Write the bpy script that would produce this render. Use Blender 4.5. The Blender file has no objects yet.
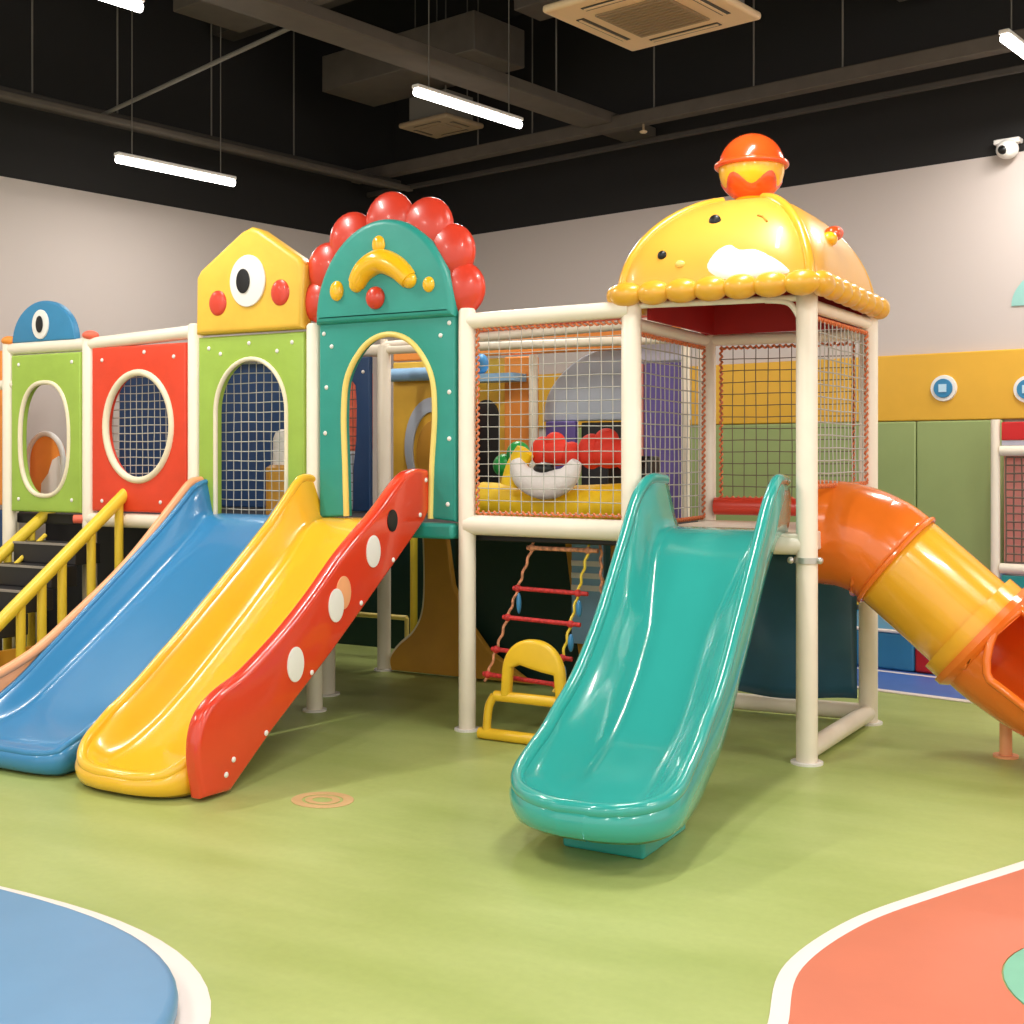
import bpy, bmesh, math, random
from mathutils import Vector, Matrix
random.seed(4)
PI = math.pi
S = bpy.context.scene
COL = S.collection

# ------------------------------------------------------------------ camera
cd = bpy.data.cameras.new('camera'); cam = bpy.data.objects.new('camera', cd); COL.objects.link(cam)
YAW = math.atan((1218-512)/1250.0)
cam.location = (0, 0, 1.58); cam.rotation_euler = (PI/2, 0, YAW)
cd.sensor_width = 36; cd.lens = 36*1250/1024.0; cd.shift_y = -56/1024.0; cd.clip_end = 200
S.camera = cam
# ------------------------------------------------------------------ world, exposure
w = bpy.data.worlds.new('world'); S.world = w; w.use_nodes = True
w.node_tree.nodes['Background'].inputs[0].default_value = (1.0, .965, .91, 1)
w.node_tree.nodes['Background'].inputs[1].default_value = 0.95
S.view_settings.view_transform = 'Standard'; S.view_settings.look = 'None'
S.view_settings.gamma = 1; S.view_settings.exposure = 0.32
LAMP_W = 50.0
LAMP_COL = (1.0, .965, .91)

# ------------------------------------------------------------------ materials
def lin(c):
    c = c/255.0
    return c/12.92 if c <= .04045 else ((c+.055)/1.055)**2.4
def rgb(r, g, b): return (lin(r), lin(g), lin(b), 1)
def mat(name, col, rough=.5, coat=0.0, noise=.04, scale=6.0, bump=0.0, bscale=40.0, emit=0, spec=.5, metal=0):
    m = bpy.data.materials.new(name); m.use_nodes = True
    nt = m.node_tree; p = nt.nodes['Principled BSDF']
    p.inputs['Roughness'].default_value = rough
    p.inputs['Coat Weight'].default_value = coat
    p.inputs['Coat Roughness'].default_value = .06
    p.inputs['Specular IOR Level'].default_value = spec
    p.inputs['Metallic'].default_value = metal
    c = rgb(*col)
    tc = nt.nodes.new('ShaderNodeTexCoord')
    if noise:
        n = nt.nodes.new('ShaderNodeTexNoise'); n.inputs['Scale'].default_value = scale; n.inputs['Detail'].default_value = 4
        nt.links.new(tc.outputs['Object'], n.inputs['Vector'])
        r = nt.nodes.new('ShaderNodeValToRGB')
        r.color_ramp.elements[0].position = .3; r.color_ramp.elements[1].position = .7
        r.color_ramp.elements[0].color = tuple(max(0, x*(1-noise*1.6)) for x in c[:3])+(1,)
        r.color_ramp.elements[1].color = tuple(min(1, x*(1+noise)) for x in c[:3])+(1,)
        nt.links.new(n.outputs['Fac'], r.inputs['Fac']); nt.links.new(r.outputs['Color'], p.inputs['Base Color'])
    else:
        p.inputs['Base Color'].default_value = c
    if bump:
        n2 = nt.nodes.new('ShaderNodeTexNoise'); n2.inputs['Scale'].default_value = bscale
        nt.links.new(tc.outputs['Object'], n2.inputs['Vector'])
        b = nt.nodes.new('ShaderNodeBump'); b.inputs['Strength'].default_value = bump; b.inputs['Distance'].default_value = .02
        nt.links.new(n2.outputs['Fac'], b.inputs['Height']); nt.links.new(b.outputs['Normal'], p.inputs['Normal'])
    if emit:
        p.inputs['Emission Color'].default_value = c; p.inputs['Emission Strength'].default_value = emit
    return m
M = {}
def mk(k, *a, **kw): M[k] = mat(k, *a, **kw)
mk('cream', (240, 228, 208), rough=.38, noise=.02)
mk('red_pad', (228, 66, 34), rough=.45, bump=.12, bscale=14)
mk('green_pad', (160, 190, 76), rough=.45, bump=.12, bscale=14)
mk('yellow_pad', (238, 188, 66), rough=.4, bump=.12, bscale=12)
mk('teal_pad', (42, 150, 136), rough=.4, bump=.12, bscale=12)
mk('blue_pad', (48, 130, 176), rough=.45)
mk('navy_pad', (22, 62, 108), rough=.45, bump=.2, bscale=10)
mk('white', (238, 232, 226), rough=.45, noise=.01)
mk('black', (14, 14, 14), rough=.35, noise=0)
mk('slide_blue', (52, 130, 180), rough=.3, coat=.3, noise=.01)
mk('slide_yellow', (246, 190, 44), rough=.22, coat=.6, noise=.01)
mk('slide_red', (222, 62, 32), rough=.22, coat=.6, noise=.02)
mk('slide_teal', (50, 164, 154), rough=.2, coat=.6, noise=.01)
mk('peach', (246, 170, 120), rough=.35)
mk('gloss_red', (212, 62, 40), rough=.32, coat=.25, noise=.02)
mk('gloss_yellow', (248, 188, 30), rough=.22, coat=.5, noise=.02)
mk('dome_yellow', (232, 170, 62), rough=.38, coat=.25, noise=.02)
mk('fringe_yellow', (228, 168, 48), rough=.3, coat=.3, noise=.03)
mk('gloss_orange', (226, 82, 26), rough=.2, coat=.5, noise=.02)
mk('tube_orange', (240, 120, 36), rough=.2, coat=.5, noise=.02)
mk('tube_yellow', (242, 176, 44), rough=.22, coat=.5, noise=.02)
mk('lining', (170, 20, 16), rough=.6)
mk('cord', (178, 174, 164), rough=.6, noise=0)
mk('dark_cord', (104, 88, 74), rough=.7, noise=0)
mk('lace', (222, 122, 72), rough=.6, noise=.2, scale=60)
mk('yellow_rail', (240, 206, 60), rough=.35)
mk('step', (36, 34, 36), rough=.5)
mk('step_edge', (150, 140, 130), rough=.5)
mk('deck_dark', (26, 24, 26), rough=.6)
mk('dark_green', (14, 52, 44), rough=.5)
mk('tarp', (46, 92, 118), rough=.3, bump=.5, bscale=3.0)
mk('ochre', (204, 146, 46), rough=.5)
mk('rim_cream', (240, 226, 196), rough=.4)
mk('rim_yellow', (242, 216, 120), rough=.35)
mk('lilac', (190, 186, 204), rough=.6)
mk('greyblue', (184, 192, 204), rough=.5)
mk('purple', (100, 82, 150), rough=.6)
mk('pink', (232, 150, 140), rough=.6)
mk('orange_pad', (246, 150, 60), rough=.5)
mk('coral', (238, 110, 84), rough=.5)
mk('green_ball', (30, 160, 70), rough=.35)
mk('soft_red', (230, 56, 36), rough=.7)
mk('soft_white', (236, 228, 224), rough=.8, bump=.2)
mk('soft_yellow', (250, 204, 20), rough=.6, bump=.3, bscale=8)
mk('wall_yellow', (226, 172, 52), rough=.5, noise=.02)
mk('wall_green', (152, 168, 106), rough=.5, noise=.02)
mk('seam', (96, 118, 60), rough=.6, noise=0)
mk('track_blue', (76, 112, 186), rough=.45)
mk('base_blue', (140, 180, 214), rough=.5)
mk('box_blue', (60, 140, 184), rough=.4)
mk('box_red', (206, 34, 36), rough=.4)
mk('mat_blue', (102, 148, 186), rough=.4, noise=.03, scale=3, bump=.08, bscale=3)
mk('mat_orange', (212, 116, 86), rough=.5, noise=.03, scale=3)
mk('line_white', (240, 226, 218), rough=.5, noise=.01)
mk('sticker', (206, 168, 116), rough=.5, noise=0)
mk('hoop_yellow', (248, 200, 50), rough=.3)
mk('mat_teal', (124, 190, 160), rough=.5)
mk('beam', (60, 54, 48), rough=.6, noise=.1)
mk('duct', (86, 77, 68), rough=.6, noise=.08)
mk('steel', (110, 104, 96), rough=.45, noise=0)
mk('unit_cream', (226, 196, 158), rough=.5, noise=0)
mk('grille', (150, 128, 100), rough=.6, noise=0)
mk('tube_glow', (255, 250, 244), rough=.5, noise=0, emit=9)
mk('metal', (200, 196, 188), rough=.3, noise=0, metal=.6)
mk('rope_red', (208, 52, 50), rough=.6, noise=.25, scale=50)
mk('rope_mix', (222, 150, 110), rough=.7, noise=.35, scale=40)
mk('decal_teal', (150, 200, 192), rough=.5, noise=0)
mk('glass_blue', (190, 222, 240), rough=.2, noise=0)
mk('mascot_blue', (80, 160, 220), rough=.4)
mk('teal_post', (40, 150, 150), rough=.4)

# floor material: pale green vinyl with soft mottling, faint creases and sheet seams
def floor_mat():
    m = bpy.data.materials.new('green_vinyl_floor'); m.use_nodes = True
    nt = m.node_tree; p = nt.nodes['Principled BSDF']; L = nt.links.new
    tc = nt.nodes.new('ShaderNodeTexCoord')
    mp = nt.nodes.new('ShaderNodeMapping'); mp.inputs['Scale'].default_value = (.5, 1.5, 1); mp.inputs['Rotation'].default_value = (0, 0, .5)
    L(tc.outputs['Object'], mp.inputs['Vector'])
    n = nt.nodes.new('ShaderNodeTexNoise'); n.inputs['Scale'].default_value = 2.2; n.inputs['Detail'].default_value = 6
    L(mp.outputs['Vector'], n.inputs['Vector'])
    r = nt.nodes.new('ShaderNodeValToRGB')
    r.color_ramp.elements[0].position = .3; r.color_ramp.elements[0].color = rgb(162, 176, 96)
    r.color_ramp.elements[1].position = .72; r.color_ramp.elements[1].color = rgb(182, 193, 117)
    L(n.outputs['Fac'], r.inputs['Fac'])
    n2 = nt.nodes.new('ShaderNodeTexNoise'); n2.inputs['Scale'].default_value = 30; L(tc.outputs['Object'], n2.inputs['Vector'])
    mx = nt.nodes.new('ShaderNodeMixRGB'); mx.blend_type = 'MULTIPLY'; mx.inputs[0].default_value = .12
    L(r.outputs['Color'], mx.inputs[1]); L(n2.outputs['Fac'], mx.inputs[2]); L(mx.outputs[0], p.inputs['Base Color'])
    p.inputs['Roughness'].default_value = .42
    b = nt.nodes.new('ShaderNodeBump'); b.inputs['Strength'].default_value = .25; b.inputs['Distance'].default_value = .03
    L(n.outputs['Fac'], b.inputs['Height']); L(b.outputs['Normal'], p.inputs['Normal'])
    return m
M['floor'] = floor_mat()
def wall_mat():
    m = bpy.data.materials.new('painted_wall'); m.use_nodes = True
    nt = m.node_tree; p = nt.nodes['Principled BSDF']; L = nt.links.new
    g = nt.nodes.new('ShaderNodeNewGeometry'); s = nt.nodes.new('ShaderNodeSeparateXYZ'); L(g.outputs['Position'], s.inputs[0])
    t = nt.nodes.new('ShaderNodeMath'); t.operation = 'GREATER_THAN'; t.inputs[1].default_value = 3.97; L(s.outputs['Z'], t.inputs[0])
    mx = nt.nodes.new('ShaderNodeMixRGB'); L(t.outputs[0], mx.inputs[0])
    mx.inputs[1].default_value = rgb(200, 188, 182); mx.inputs[2].default_value = rgb(24, 21, 20)
    L(mx.outputs[0], p.inputs['Base Color']); p.inputs['Roughness'].default_value = .75
    return m
M['wall'] = wall_mat()
mk('ceiling', (22, 20, 19), rough=.9, noise=.1)

# ------------------------------------------------------------------ object helpers
WM = {}          # world matrix of every object made so far
def tag(o, label=None, cat=None, group=None, kind=None):
    if label: o['label'] = label
    if cat: o['category'] = cat
    if group: o['group'] = group
    if kind: o['kind'] = kind
    return o
def thing(name, loc, label, cat, group=None, rz=0):
    o = bpy.data.objects.new(name, None); COL.objects.link(o)
    o.location = loc; o.rotation_euler = (0, 0, rz); o.empty_display_size = .1
    WM[o] = Matrix.Translation(loc) @ Matrix.Rotation(rz, 4, 'Z')
    return tag(o, label, cat, group)
def build(name, bm, m, parent=None, smooth=True, angle=40, bevel=0, label=None):
    """bm is in world coordinates; returns one mesh object"""
    bmesh.ops.recalc_face_normals(bm, faces=bm.faces)
    if parent is None:
        xs = [v.co for v in bm.verts]
        c = Vector(((min(v.x for v in xs)+max(v.x for v in xs))/2, (min(v.y for v in xs)+max(v.y for v in xs))/2, min(v.z for v in xs)))
        W = Matrix.Translation(c)
    else:
        W = WM[parent]
    bm.transform(W.inverted())
    me = bpy.data.meshes.new(name); bm.to_mesh(me); bm.free()
    if smooth:
        for p in me.polygons: p.use_smooth = True
        try: me.set_sharp_from_angle(angle=math.radians(angle))
        except Exception: pass
    if isinstance(m, str): m = M[m]
    me.materials.append(m)
    o = bpy.data.objects.new(name, me); COL.objects.link(o)
    if parent is None: o.location = W.translation
    else: o.parent = parent
    WM[o] = W
    if bevel:
        b = o.modifiers.new('bevel', 'BEVEL'); b.width = bevel; b.segments = 3; b.limit_method = 'ANGLE'; b.angle_limit = math.radians(50)
    if label: o['label'] = label
    return o
def box(bm, x0, x1, y0, y1, z0, z1, MX=None):
    vs = [bm.verts.new((x, y, z)) for x in (x0, x1) for y in (y0, y1) for z in (z0, z1)]
    if MX is not None:
        for v in vs: v.co = MX @ v.co
    for f in ((0,1,3,2), (4,6,7,5), (0,4,5,1), (2,3,7,6), (0,2,6,4), (1,5,7,3)): bm.faces.new([vs[i] for i in f])
    return bm
def boxm(*a, MX=None): return box(bmesh.new(), *a, MX=MX)
def tube(bm, pts, r, seg=14, closed=False, cap=True, up=None):
    """sweep a circle (or radius list) along a polyline"""
    pts = [Vector(p) for p in pts]; n = len(pts)
    rs = r if isinstance(r, (list, tuple)) else [r]*n
    rings = []; prev = None
    for i, p in enumerate(pts):
        if closed: t = (pts[(i+1) % n]-pts[i-1]).normalized()
        elif i == 0: t = (pts[1]-pts[0]).normalized()
        elif i == n-1: t = (pts[-1]-pts[-2]).normalized()
        else: t = ((pts[i+1]-p).normalized()+(p-pts[i-1]).normalized()).normalized()
        if prev is None:
            a = Vector((0, 0, 1)) if abs(t.z) < .9 else Vector((0, 1, 0))
            u = t.cross(a).normalized()
        else:
            u = (prev - t*prev.dot(t)).normalized()
        prev = u; v = t.cross(u)
        rings.append([bm.verts.new(p+(u*math.cos(2*PI*k/seg)+v*math.sin(2*PI*k/seg))*rs[i]) for k in range(seg)])
    m = n if closed else n-1
    for i in range(m):
        A_, B_ = rings[i], rings[(i+1) % n]
        for k in range(seg):
            bm.faces.new((A_[k], A_[(k+1) % seg], B_[(k+1) % seg], B_[k]))
    if cap and not closed:
        bm.faces.new(list(reversed(rings[0]))); bm.faces.new(rings[-1])
    return bm
def tubem(*a, **k): return tube(bmesh.new(), *a, **k)
def ball(bm, c, rx, ry=None, rz=None, seg=24, ring=14, MX=None):
    ry = ry or rx; rz = rz or rx
    m = Matrix.Translation(c) @ Matrix.Diagonal((rx, ry, rz, 1))
    if MX is not None: m = MX @ m
    bmesh.ops.create_uvsphere(bm, u_segments=seg, v_segments=ring, radius=1, matrix=m)
    return bm
def ballm(*a, **k): return ball(bmesh.new(), *a, **k)
def smoothpts(pts, n=8, closed=False):
    """Catmull-Rom through points"""
    P = [Vector(p) for p in pts]; out = []; N = len(P)
    rng = range(N) if closed else range(N-1)
    for i in rng:
        p0 = P[i-1] if (closed or i > 0) else P[0]
        p1 = P[i]; p2 = P[(i+1) % N]
        p3 = P[(i+2) % N] if (closed or i+2 < N) else P[-1]
        for k in range(n):
            t = k/n
            out.append(.5*((2*p1)+(p2-p0)*t+(2*p0-5*p1+4*p2-p3)*t*t+(3*p1-p0-3*p2+p3)*t**3))
    if not closed: out.append(P[-1])
    return out
def ell(cx, cy, rx, ry, n=40, a0=0, a1=2*PI, e=2.0):
    o = []
    full = abs(a1-a0-2*PI) < 1e-6
    for i in range(n if full else n+1):
        a = a0+(a1-a0)*i/n; c, s = math.cos(a), math.sin(a)
        o.append((cx+rx*math.copysign(abs(c)**(2/e), c), cy+ry*math.copysign(abs(s)**(2/e), s)))
    return o
def archloop(x0, x1, z0, z1, rz=None, e=2.0, n=24):
    """door-like opening: straight bottom, arched top"""
    rx = (x1-x0)/2; rz = rz or rx
    return [(x1, z0)] + [(x, z) for x, z in ell((x0+x1)/2, z1-rz, rx, rz, n, 0, PI, e)] + [(x0, z0)]
XZ = Matrix(((1, 0, 0, 0), (0, 0, -1, 0), (0, 1, 0, 0), (0, 0, 0, 1)))       # shape drawn in x,z; thickness along y
YZ = Matrix(((0, 0, 1, 0), (1, 0, 0, 0), (0, 1, 0, 0), (0, 0, 0, 1)))        # shape drawn in y,z; thickness along x
XY = Matrix.Identity(4)
def plate(loops, thick, bev, MX, at=0.0, res=3):
    """padded plate from 2D outlines (later loops are holes); at = where its middle lies on the third axis (world)"""
    cu = bpy.data.curves.new('c', 'CURVE'); cu.dimensions = '2D'; cu.fill_mode = 'BOTH'
    cu.extrude = max(thick/2-bev, .0002); cu.bevel_depth = bev; cu.bevel_resolution = res; cu.offset = -bev
    for lp in loops:
        s = cu.splines.new('POLY'); s.points.add(len(lp)-1); s.use_cyclic_u = True
        for i, p in enumerate(lp): s.points[i].co = (p[0], p[1], 0, 1)
    o = bpy.data.objects.new('c', cu); COL.objects.link(o)
    dg = bpy.context.evaluated_depsgraph_get()
    me = bpy.data.meshes.new_from_object(o.evaluated_get(dg))
    bm = bmesh.new(); bm.from_mesh(me)
    bpy.data.objects.remove(o); bpy.data.curves.remove(cu); bpy.data.meshes.remove(me)
    bmesh.ops.remove_doubles(bm, verts=bm.verts, dist=1e-5)
    off = {id(XZ): Vector((0, at, 0)), id(YZ): Vector((at, 0, 0)), id(XY): Vector((0, 0, at))}.get(id(MX))
    bm.transform(MX)
    if off is not None: bmesh.ops.translate(bm, verts=bm.verts, vec=off)
    return bm
def disc(c, rx, rz, thick, y, bev=.006, MX=XZ): return plate([ell(c[0], c[1], rx, rz)], thick, bev, MX, y)
def rim(loop, r, y, closed=True):
    return tubem([(x, y, z) for x, z in loop], r, seg=10, closed=closed)
def netm(o, u, v, cell, r=.003, wob=.0022):
    """rectangular cord net spanned by vectors u, v from o"""
    bm = bmesh.new(); o, u, v = Vector(o), Vector(u), Vector(v)
    nu = max(2, round(u.length/cell)); nv = max(2, round(v.length/cell))
    nrm = u.cross(v).normalized()
    for i in range(nu+1):
        pts = [o+u*(i/nu)+v*(j/6)+nrm*(wob*math.sin(i*1.3+j*1.9))+u.normalized()*(wob*math.sin(i*2.1+j)) for j in range(7)]
        tube(bm, pts, r, seg=4)
    for i in range(nv+1):
        pts = [o+v*(i/nv)+u*(j/6)+nrm*(wob*math.sin(i*1.7+j*1.3))+v.normalized()*(wob*math.sin(i*1.1+j*1.7)) for j in range(7)]
        tube(bm, pts, r, seg=4)
    return bm
def lacem(a, b_, r=.013, turns=20, amp=.008, seg=5):
    """rope wound in a zigzag from a to b"""
    a, b_ = Vector(a), Vector(b_); d = b_-a; t = d.normalized()
    s1 = t.cross(Vector((0, 1, 0)));
    if s1.length < .2: s1 = t.cross(Vector((0, 0, 1)))
    s1.normalize(); s2 = t.cross(s1)
    n = turns*6
    return tubem([a+d*(i/n)+(s1*math.cos(i*PI/3)+s2*math.sin(i*PI/3))*amp for i in range(n+1)], r*.55, seg=seg)
RM = Matrix.Rotation(-math.radians(10.49), 4, 'Z')     # the room is turned against the play frame: x -> along back wall, y -> towards it
def R(b, a, z=0): return RM @ Vector((b, a, z))

# ================================================================== SETTING
def struct(name, bm, m, bevel=0): return tag(build(name, bm, m, None, smooth=False, bevel=bevel), kind='structure')
BW, LW = 10.09, -10.2
struct('floor', boxm(LW-.2, 5.5, -5.0, BW+.2, -.1, 0, MX=RM), 'floor')
struct('wall_back', boxm(LW-.2, 5.5, BW, BW+.2, 0, 6.2, MX=RM), 'wall')
struct('wall_left', boxm(LW-.2, LW, -5.0, BW, 0, 6.2, MX=RM), 'wall')
struct('ceiling', boxm(LW-.2, 5.5, -5.0, BW+.2, 6.2, 6.4, MX=RM), 'ceiling')

# wall padding on the back wall
def wall_box(name, b0, b1, z0, z1, a0, a1, m, label, cat, bevel=.012, group=None):
    return tag(build(name, boxm(b0, b1, a0, a1, z0, z1, MX=RM), m, None, bevel=bevel), label, cat, group)
wall_box('wall_board', -9.0, 1.5, 1.87, 2.42, BW-.05, BW, 'wall_yellow', 'long plain yellow board running along the back wall above the green pads', 'wall board')
edges = [-7.9, -6.95, -6.0, -5.05, -4.06, -3.36]
labs = ['green wall pad farthest left, seen beneath the tower roof', 'second green wall pad from the left behind the tower net', 'green wall pad straight behind the empty tower entrance', 'green wall pad just left of the thin vertical seam, beside tower corner post', 'green wall pad right of the seam, under the blue round button']
for i in range(5):
    wall_box('wall_pad', edges[i]+.004, edges[i+1]-.004, .67, 1.865, BW-.06, BW, 'wall_green', labs[i], 'wall pad', group='green pads on the back wall')
wall_box('wall_pad', -7.9, -3.36, .31, .665, BW-.06, BW, 'base_blue', 'pale blue low pad along the foot of the green wall', 'wall pad')
tag(build('hill_pad', plate([[(-5.2, .31)]+ell(-4.6, .31, .55, .3, 16, 0, PI)[0:17]], .04, .01, Matrix.Rotation(0, 4, 'Z')@XZ), 'yellow_pad'), 'low yellow rounded hill-shaped pad at foot of back wall by tower post', 'wall pad').matrix_world = Matrix.Identity(4)
o = bpy.data.objects['hill_pad']; o.rotation_euler = (0, 0, -math.radians(10.49)); o.location = R(-4.6, BW-.09, .31)

# round buttons on the yellow board
def button(b, z, label):
    t = thing('wall_button', R(b, BW-.05, z), label, 'button', 'round buttons on the yellow board', rz=-math.radians(10.49))
    def dd(name, r, d, th, m, sq=False):
        bm = bmesh.new()
        if sq: box(bm, b-r, b+r, d-th, d, z-r, z+r)
        else:
            bmesh.ops.create_cone(bm, cap_ends=True, segments=32, radius1=r, radius2=r*.96, depth=th, matrix=Matrix.Translation((b, d-th/2, z)) @ Matrix.Rotation(PI/2, 4, 'X'))
        bm.transform(RM); return build(name, bm, m, t)
    dd('ring', .108, BW-.05, .02, 'white'); dd('face', .078, BW-.07, .012, 'blue_pad'); dd('glass', .032, BW-.082, .006, 'glass_blue', True)
button(-3.83, 2.13, 'blue round button with white ring on the yellow board')
button(-3.17, 2.10, 'round button cut by the right edge of the photo on yellow board')
# teal arch decal (painted ring) on the wall
bm = plate([ell(-2.93, 2.76, .38, .30, 24, 0, PI)+list(reversed(ell(-2.93, 2.76, .22, .16, 24, 0, PI)))], .01, .002, XZ)
bm.transform(Matrix.Translation((0, BW-.006, 0))); bm.transform(RM)
tag(build('wall_decal', bm, 'decal_teal'), 'pale teal arch decal on the upper back wall at right edge', 'decal')
# camera
t = thing('security_camera', R(-3.31, BW, 3.98), 'small white dome camera with dark lens at the top of the back wall', 'security camera', rz=-math.radians(10.49))
build('bracket', boxm(-3.42, -3.22, BW-.1, BW, 4.03, 4.07, MX=RM), 'white', t, bevel=.01)
bm = ballm((-3.31, BW-.1, 3.98), .085, .09, .075); bm.transform(RM); build('housing', bm, 'white', t)
bm = ballm((-3.32, BW-.165, 3.97), .04, .03, .04); bm.transform(RM); build('lens', bm, 'black', t)

# blue floor track and boxes at the back right
def flat(name, loop, z, th, m, label, cat, room=False, bev=.001, group=None, holes=()):
    bm = plate([loop]+list(holes), th, bev, XY, z+th/2)
    if room: bm.transform(RM)
    return tag(build(name, bm, m), label, cat, group)
flat('floor_mat', [(-6.2, 8.07), (-.5, 8.07), (-.5, BW-.06), (-6.2, BW-.06)], .001, .006, 'track_blue', 'flat blue running-track mat along the back wall behind the tube slide', 'floor mat', True)
flat('floor_stripe', [(-6.2, 8.0), (-.5, 8.0), (-.5, 8.07), (-6.2, 8.07)], .001, .007, 'line_white', 'white stripe edging the blue track nearest the green floor', 'floor stripe', True)
flat('floor_stripe', [(-6.2, 8.72), (-.5, 8.72), (-.5, 8.77), (-6.2, 8.77)], .0071, .002, 'line_white', 'white stripe in the middle of the blue track, before the boxes', 'floor stripe', True)
def soft_box(b0, b1, m, label):
    t = thing('soft_box', R((b0+b1)/2, 9.3, .008), label, 'foam box', rz=-math.radians(10.49))
    build('body', boxm(b0, b1, 8.83, BW-.07, .009, .28, MX=RM), m, t, bevel=.02)
    build('top_edge', boxm(b0, b1, 8.82, 8.88, .281, .30, MX=RM), 'line_white', t, bevel=.006, label='white top edge strip')
soft_box(-5.2, -3.59, 'box_blue', 'blue foam box with white top edge right of the tower back post')
soft_box(-3.585, -3.1, 'box_red', 'red foam box beside the blue one, partly behind the tube slide')

# cabin at the right edge
t = thing('play_cabin', R(-3.2, 9.7, 0), 'cream framed play cabin with red top and net at the right edge', 'play cabin', rz=-math.radians(10.49))
bm = bmesh.new(); tube(bm, [R(-3.32, 9.75, .008), R(-3.32, 9.75, 1.86)], .035); build('post', bm, 'cream', t)
for z in (1.62, .72): build('rail', tubem([R(-3.28, 9.75, z), R(-2.2, 9.75, z)], .04), 'cream', t)
build('top_panel', boxm(-3.27, -2.2, 9.73, 9.77, 1.70, 1.84, MX=RM), 'box_red', t, bevel=.01)
build('sign_panel', boxm(-3.27, -2.2, 9.74, 9.76, 1.662, 1.698, MX=RM), 'lilac', t)
build('back_panel', boxm(-3.27, -2.2, 9.80, 9.83, .77, 1.58, MX=RM), 'pink', t)
build('net', netm(R(-3.24, 9.75, .77), R(1.0, 0, 0), (0, 0, .8), .06, .006), 'dark_cord', t)
build('base_panel', boxm(-3.27, -2.2, 9.73, 9.77, .40, .67, MX=RM), 'teal_post', t, bevel=.01)

# ------------------------------------------------------------------ ceiling fittings
def ceil_box(name, b0, b1, a0, a1, z0, z1, m, label, cat, group=None):
    if name == 'ceiling_beam': return struct('ceiling_beam', boxm(b0, b1, a0, a1, z0, z1, MX=RM), m)
    return tag(build(name, boxm(b0, b1, a0, a1, z0, z1, MX=RM), m, None, bevel=.01), label, cat, group)
def hang(name, b, a, z0, label, r=.008, z1=6.2):
    return tag(build(name, tubem([R(b, a, z0), R(b, a, z1)], r, seg=6), 'steel'), label, 'hanger rod', 'rods hanging trays and ducts from the dark ceiling')
ceil_box('cable_tray', -6.95, -6.62, -1.0, 10.05, 4.62, 4.72, 'duct', 'broad dark brown tray crossing the ceiling towards the corner, above the middle tube light', 'cable tray')
ceil_box('cable_tray', -9.85, -9.6, -1.0, 9.6, 4.50, 4.56, 'beam', 'narrow dark double tray near the left wall under the ceiling', 'cable tray')
ceil_box('cable_tray', -9.5, -9.42, -1.0, 9.6, 4.42, 4.47, 'duct', 'thin dark pipe rail beside the tray near the left wall', 'pipe')
ceil_box('cable_tray', -10.1, 2.5, 9.32, 9.44, 4.56, 4.68, 'duct', 'long dark tray parallel to the back wall, above the duck-faced roof', 'cable tray')
ceil_box('cable_tray', -10.1, 2.5, 9.55, 9.60, 4.44, 4.49, 'beam', 'slim dark pipe just below the long tray along the back wall', 'pipe')
tag(build('pipe', tubem([R(-9.55, 5.95, 4.5), R(-6.9, 5.95, 4.72)], .018, seg=8), 'steel'), 'thin lit metal pipe slanting across the ceiling at upper left', 'pipe')
ceil_box('air_duct', -9.3, -7.3, 8.2, 8.9, 5.15, 5.5, 'duct', 'wide grey-brown air duct in the ceiling between the two left tube lights', 'air duct')
ceil_box('air_duct', -8.9, -7.0, 6.2, 6.9, 5.3, 5.6, 'duct', 'dim duct high up behind the slanting pipe', 'air duct')
ceil_box('air_duct', -6.6, -3.4, 7.9, 8.25, 5.25, 5.5, 'duct', 'dim duct high above the middle light, left of the cream air conditioner', 'air duct')
ceil_box('air_duct', -4.15, -3.75, 7.8, 9.9, 5.3, 5.65, 'duct', 'broad dim duct high up right of the cream air conditioner', 'air duct')
ceil_box('air_duct', -3.4, -3.0, 5.3, 9.9, 5.3, 5.6, 'duct', 'dim duct at the upper right corner above the rightmost light', 'air duct')
ceil_box('ceiling_beam', -10.1, 2.5, 5.0, 5.25, 5.7, 6.19, 'beam', 'deep dark crossbeam of the ceiling nearest the camera', 'ceiling beam')
ceil_box('ceiling_beam', -10.1, 2.5, 7.5, 7.75, 5.7, 6.19, 'beam', 'deep dark crossbeam of the ceiling above the tower', 'ceiling beam')
rods = [(-6.7, 5.0, 4.72, 'rod at the top left joining the broad tray'), (-6.7, 8.6, 4.72, 'rod meeting the broad tray left of the duck-faced roof'), (-6.2, 9.38, 4.68, 'rod on the long tray just right of the broad tray'),
        (-5.2, 9.38, 4.68, 'rod on the long tray under the cream air conditioner'), (-4.4, 9.38, 4.68, 'rod on the long tray above the ball of the duck-faced roof'),
        (-9.72, 5.4, 4.56, 'leftmost rod on the tray near the left wall'), (-9.72, 6.2, 4.56, 'second rod from the left on the tray near the left wall'), (-9.72, 7.2, 4.56, 'third rod on the tray near the left wall, behind the left light'),
        (-9.72, 8.2, 4.56, 'rod on the left tray above the yellow house roof'), (-8.3, 9.38, 4.68, 'rod above the red scalloped dome, left one'), (-7.6, 9.38, 4.68, 'rod above the red scalloped dome, right one')]
for b_, a_, z_, l_ in rods: hang('hanger_rod', b_, a_, z_, 'thin metal '+l_)
t = thing('sprinkler_head', R(-6.3, 9.38, 4.5), 'small brass sprinkler under the long tray at its crossing', 'sprinkler')
build('stem', tubem([R(-6.3, 9.36, 4.56), R(-6.3, 9.36, 4.5)], .012, seg=8), 'grille', t); build('cap', ballm(R(-6.3, 9.36, 4.49), .035, .035, .015), 'unit_cream', t)

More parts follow.
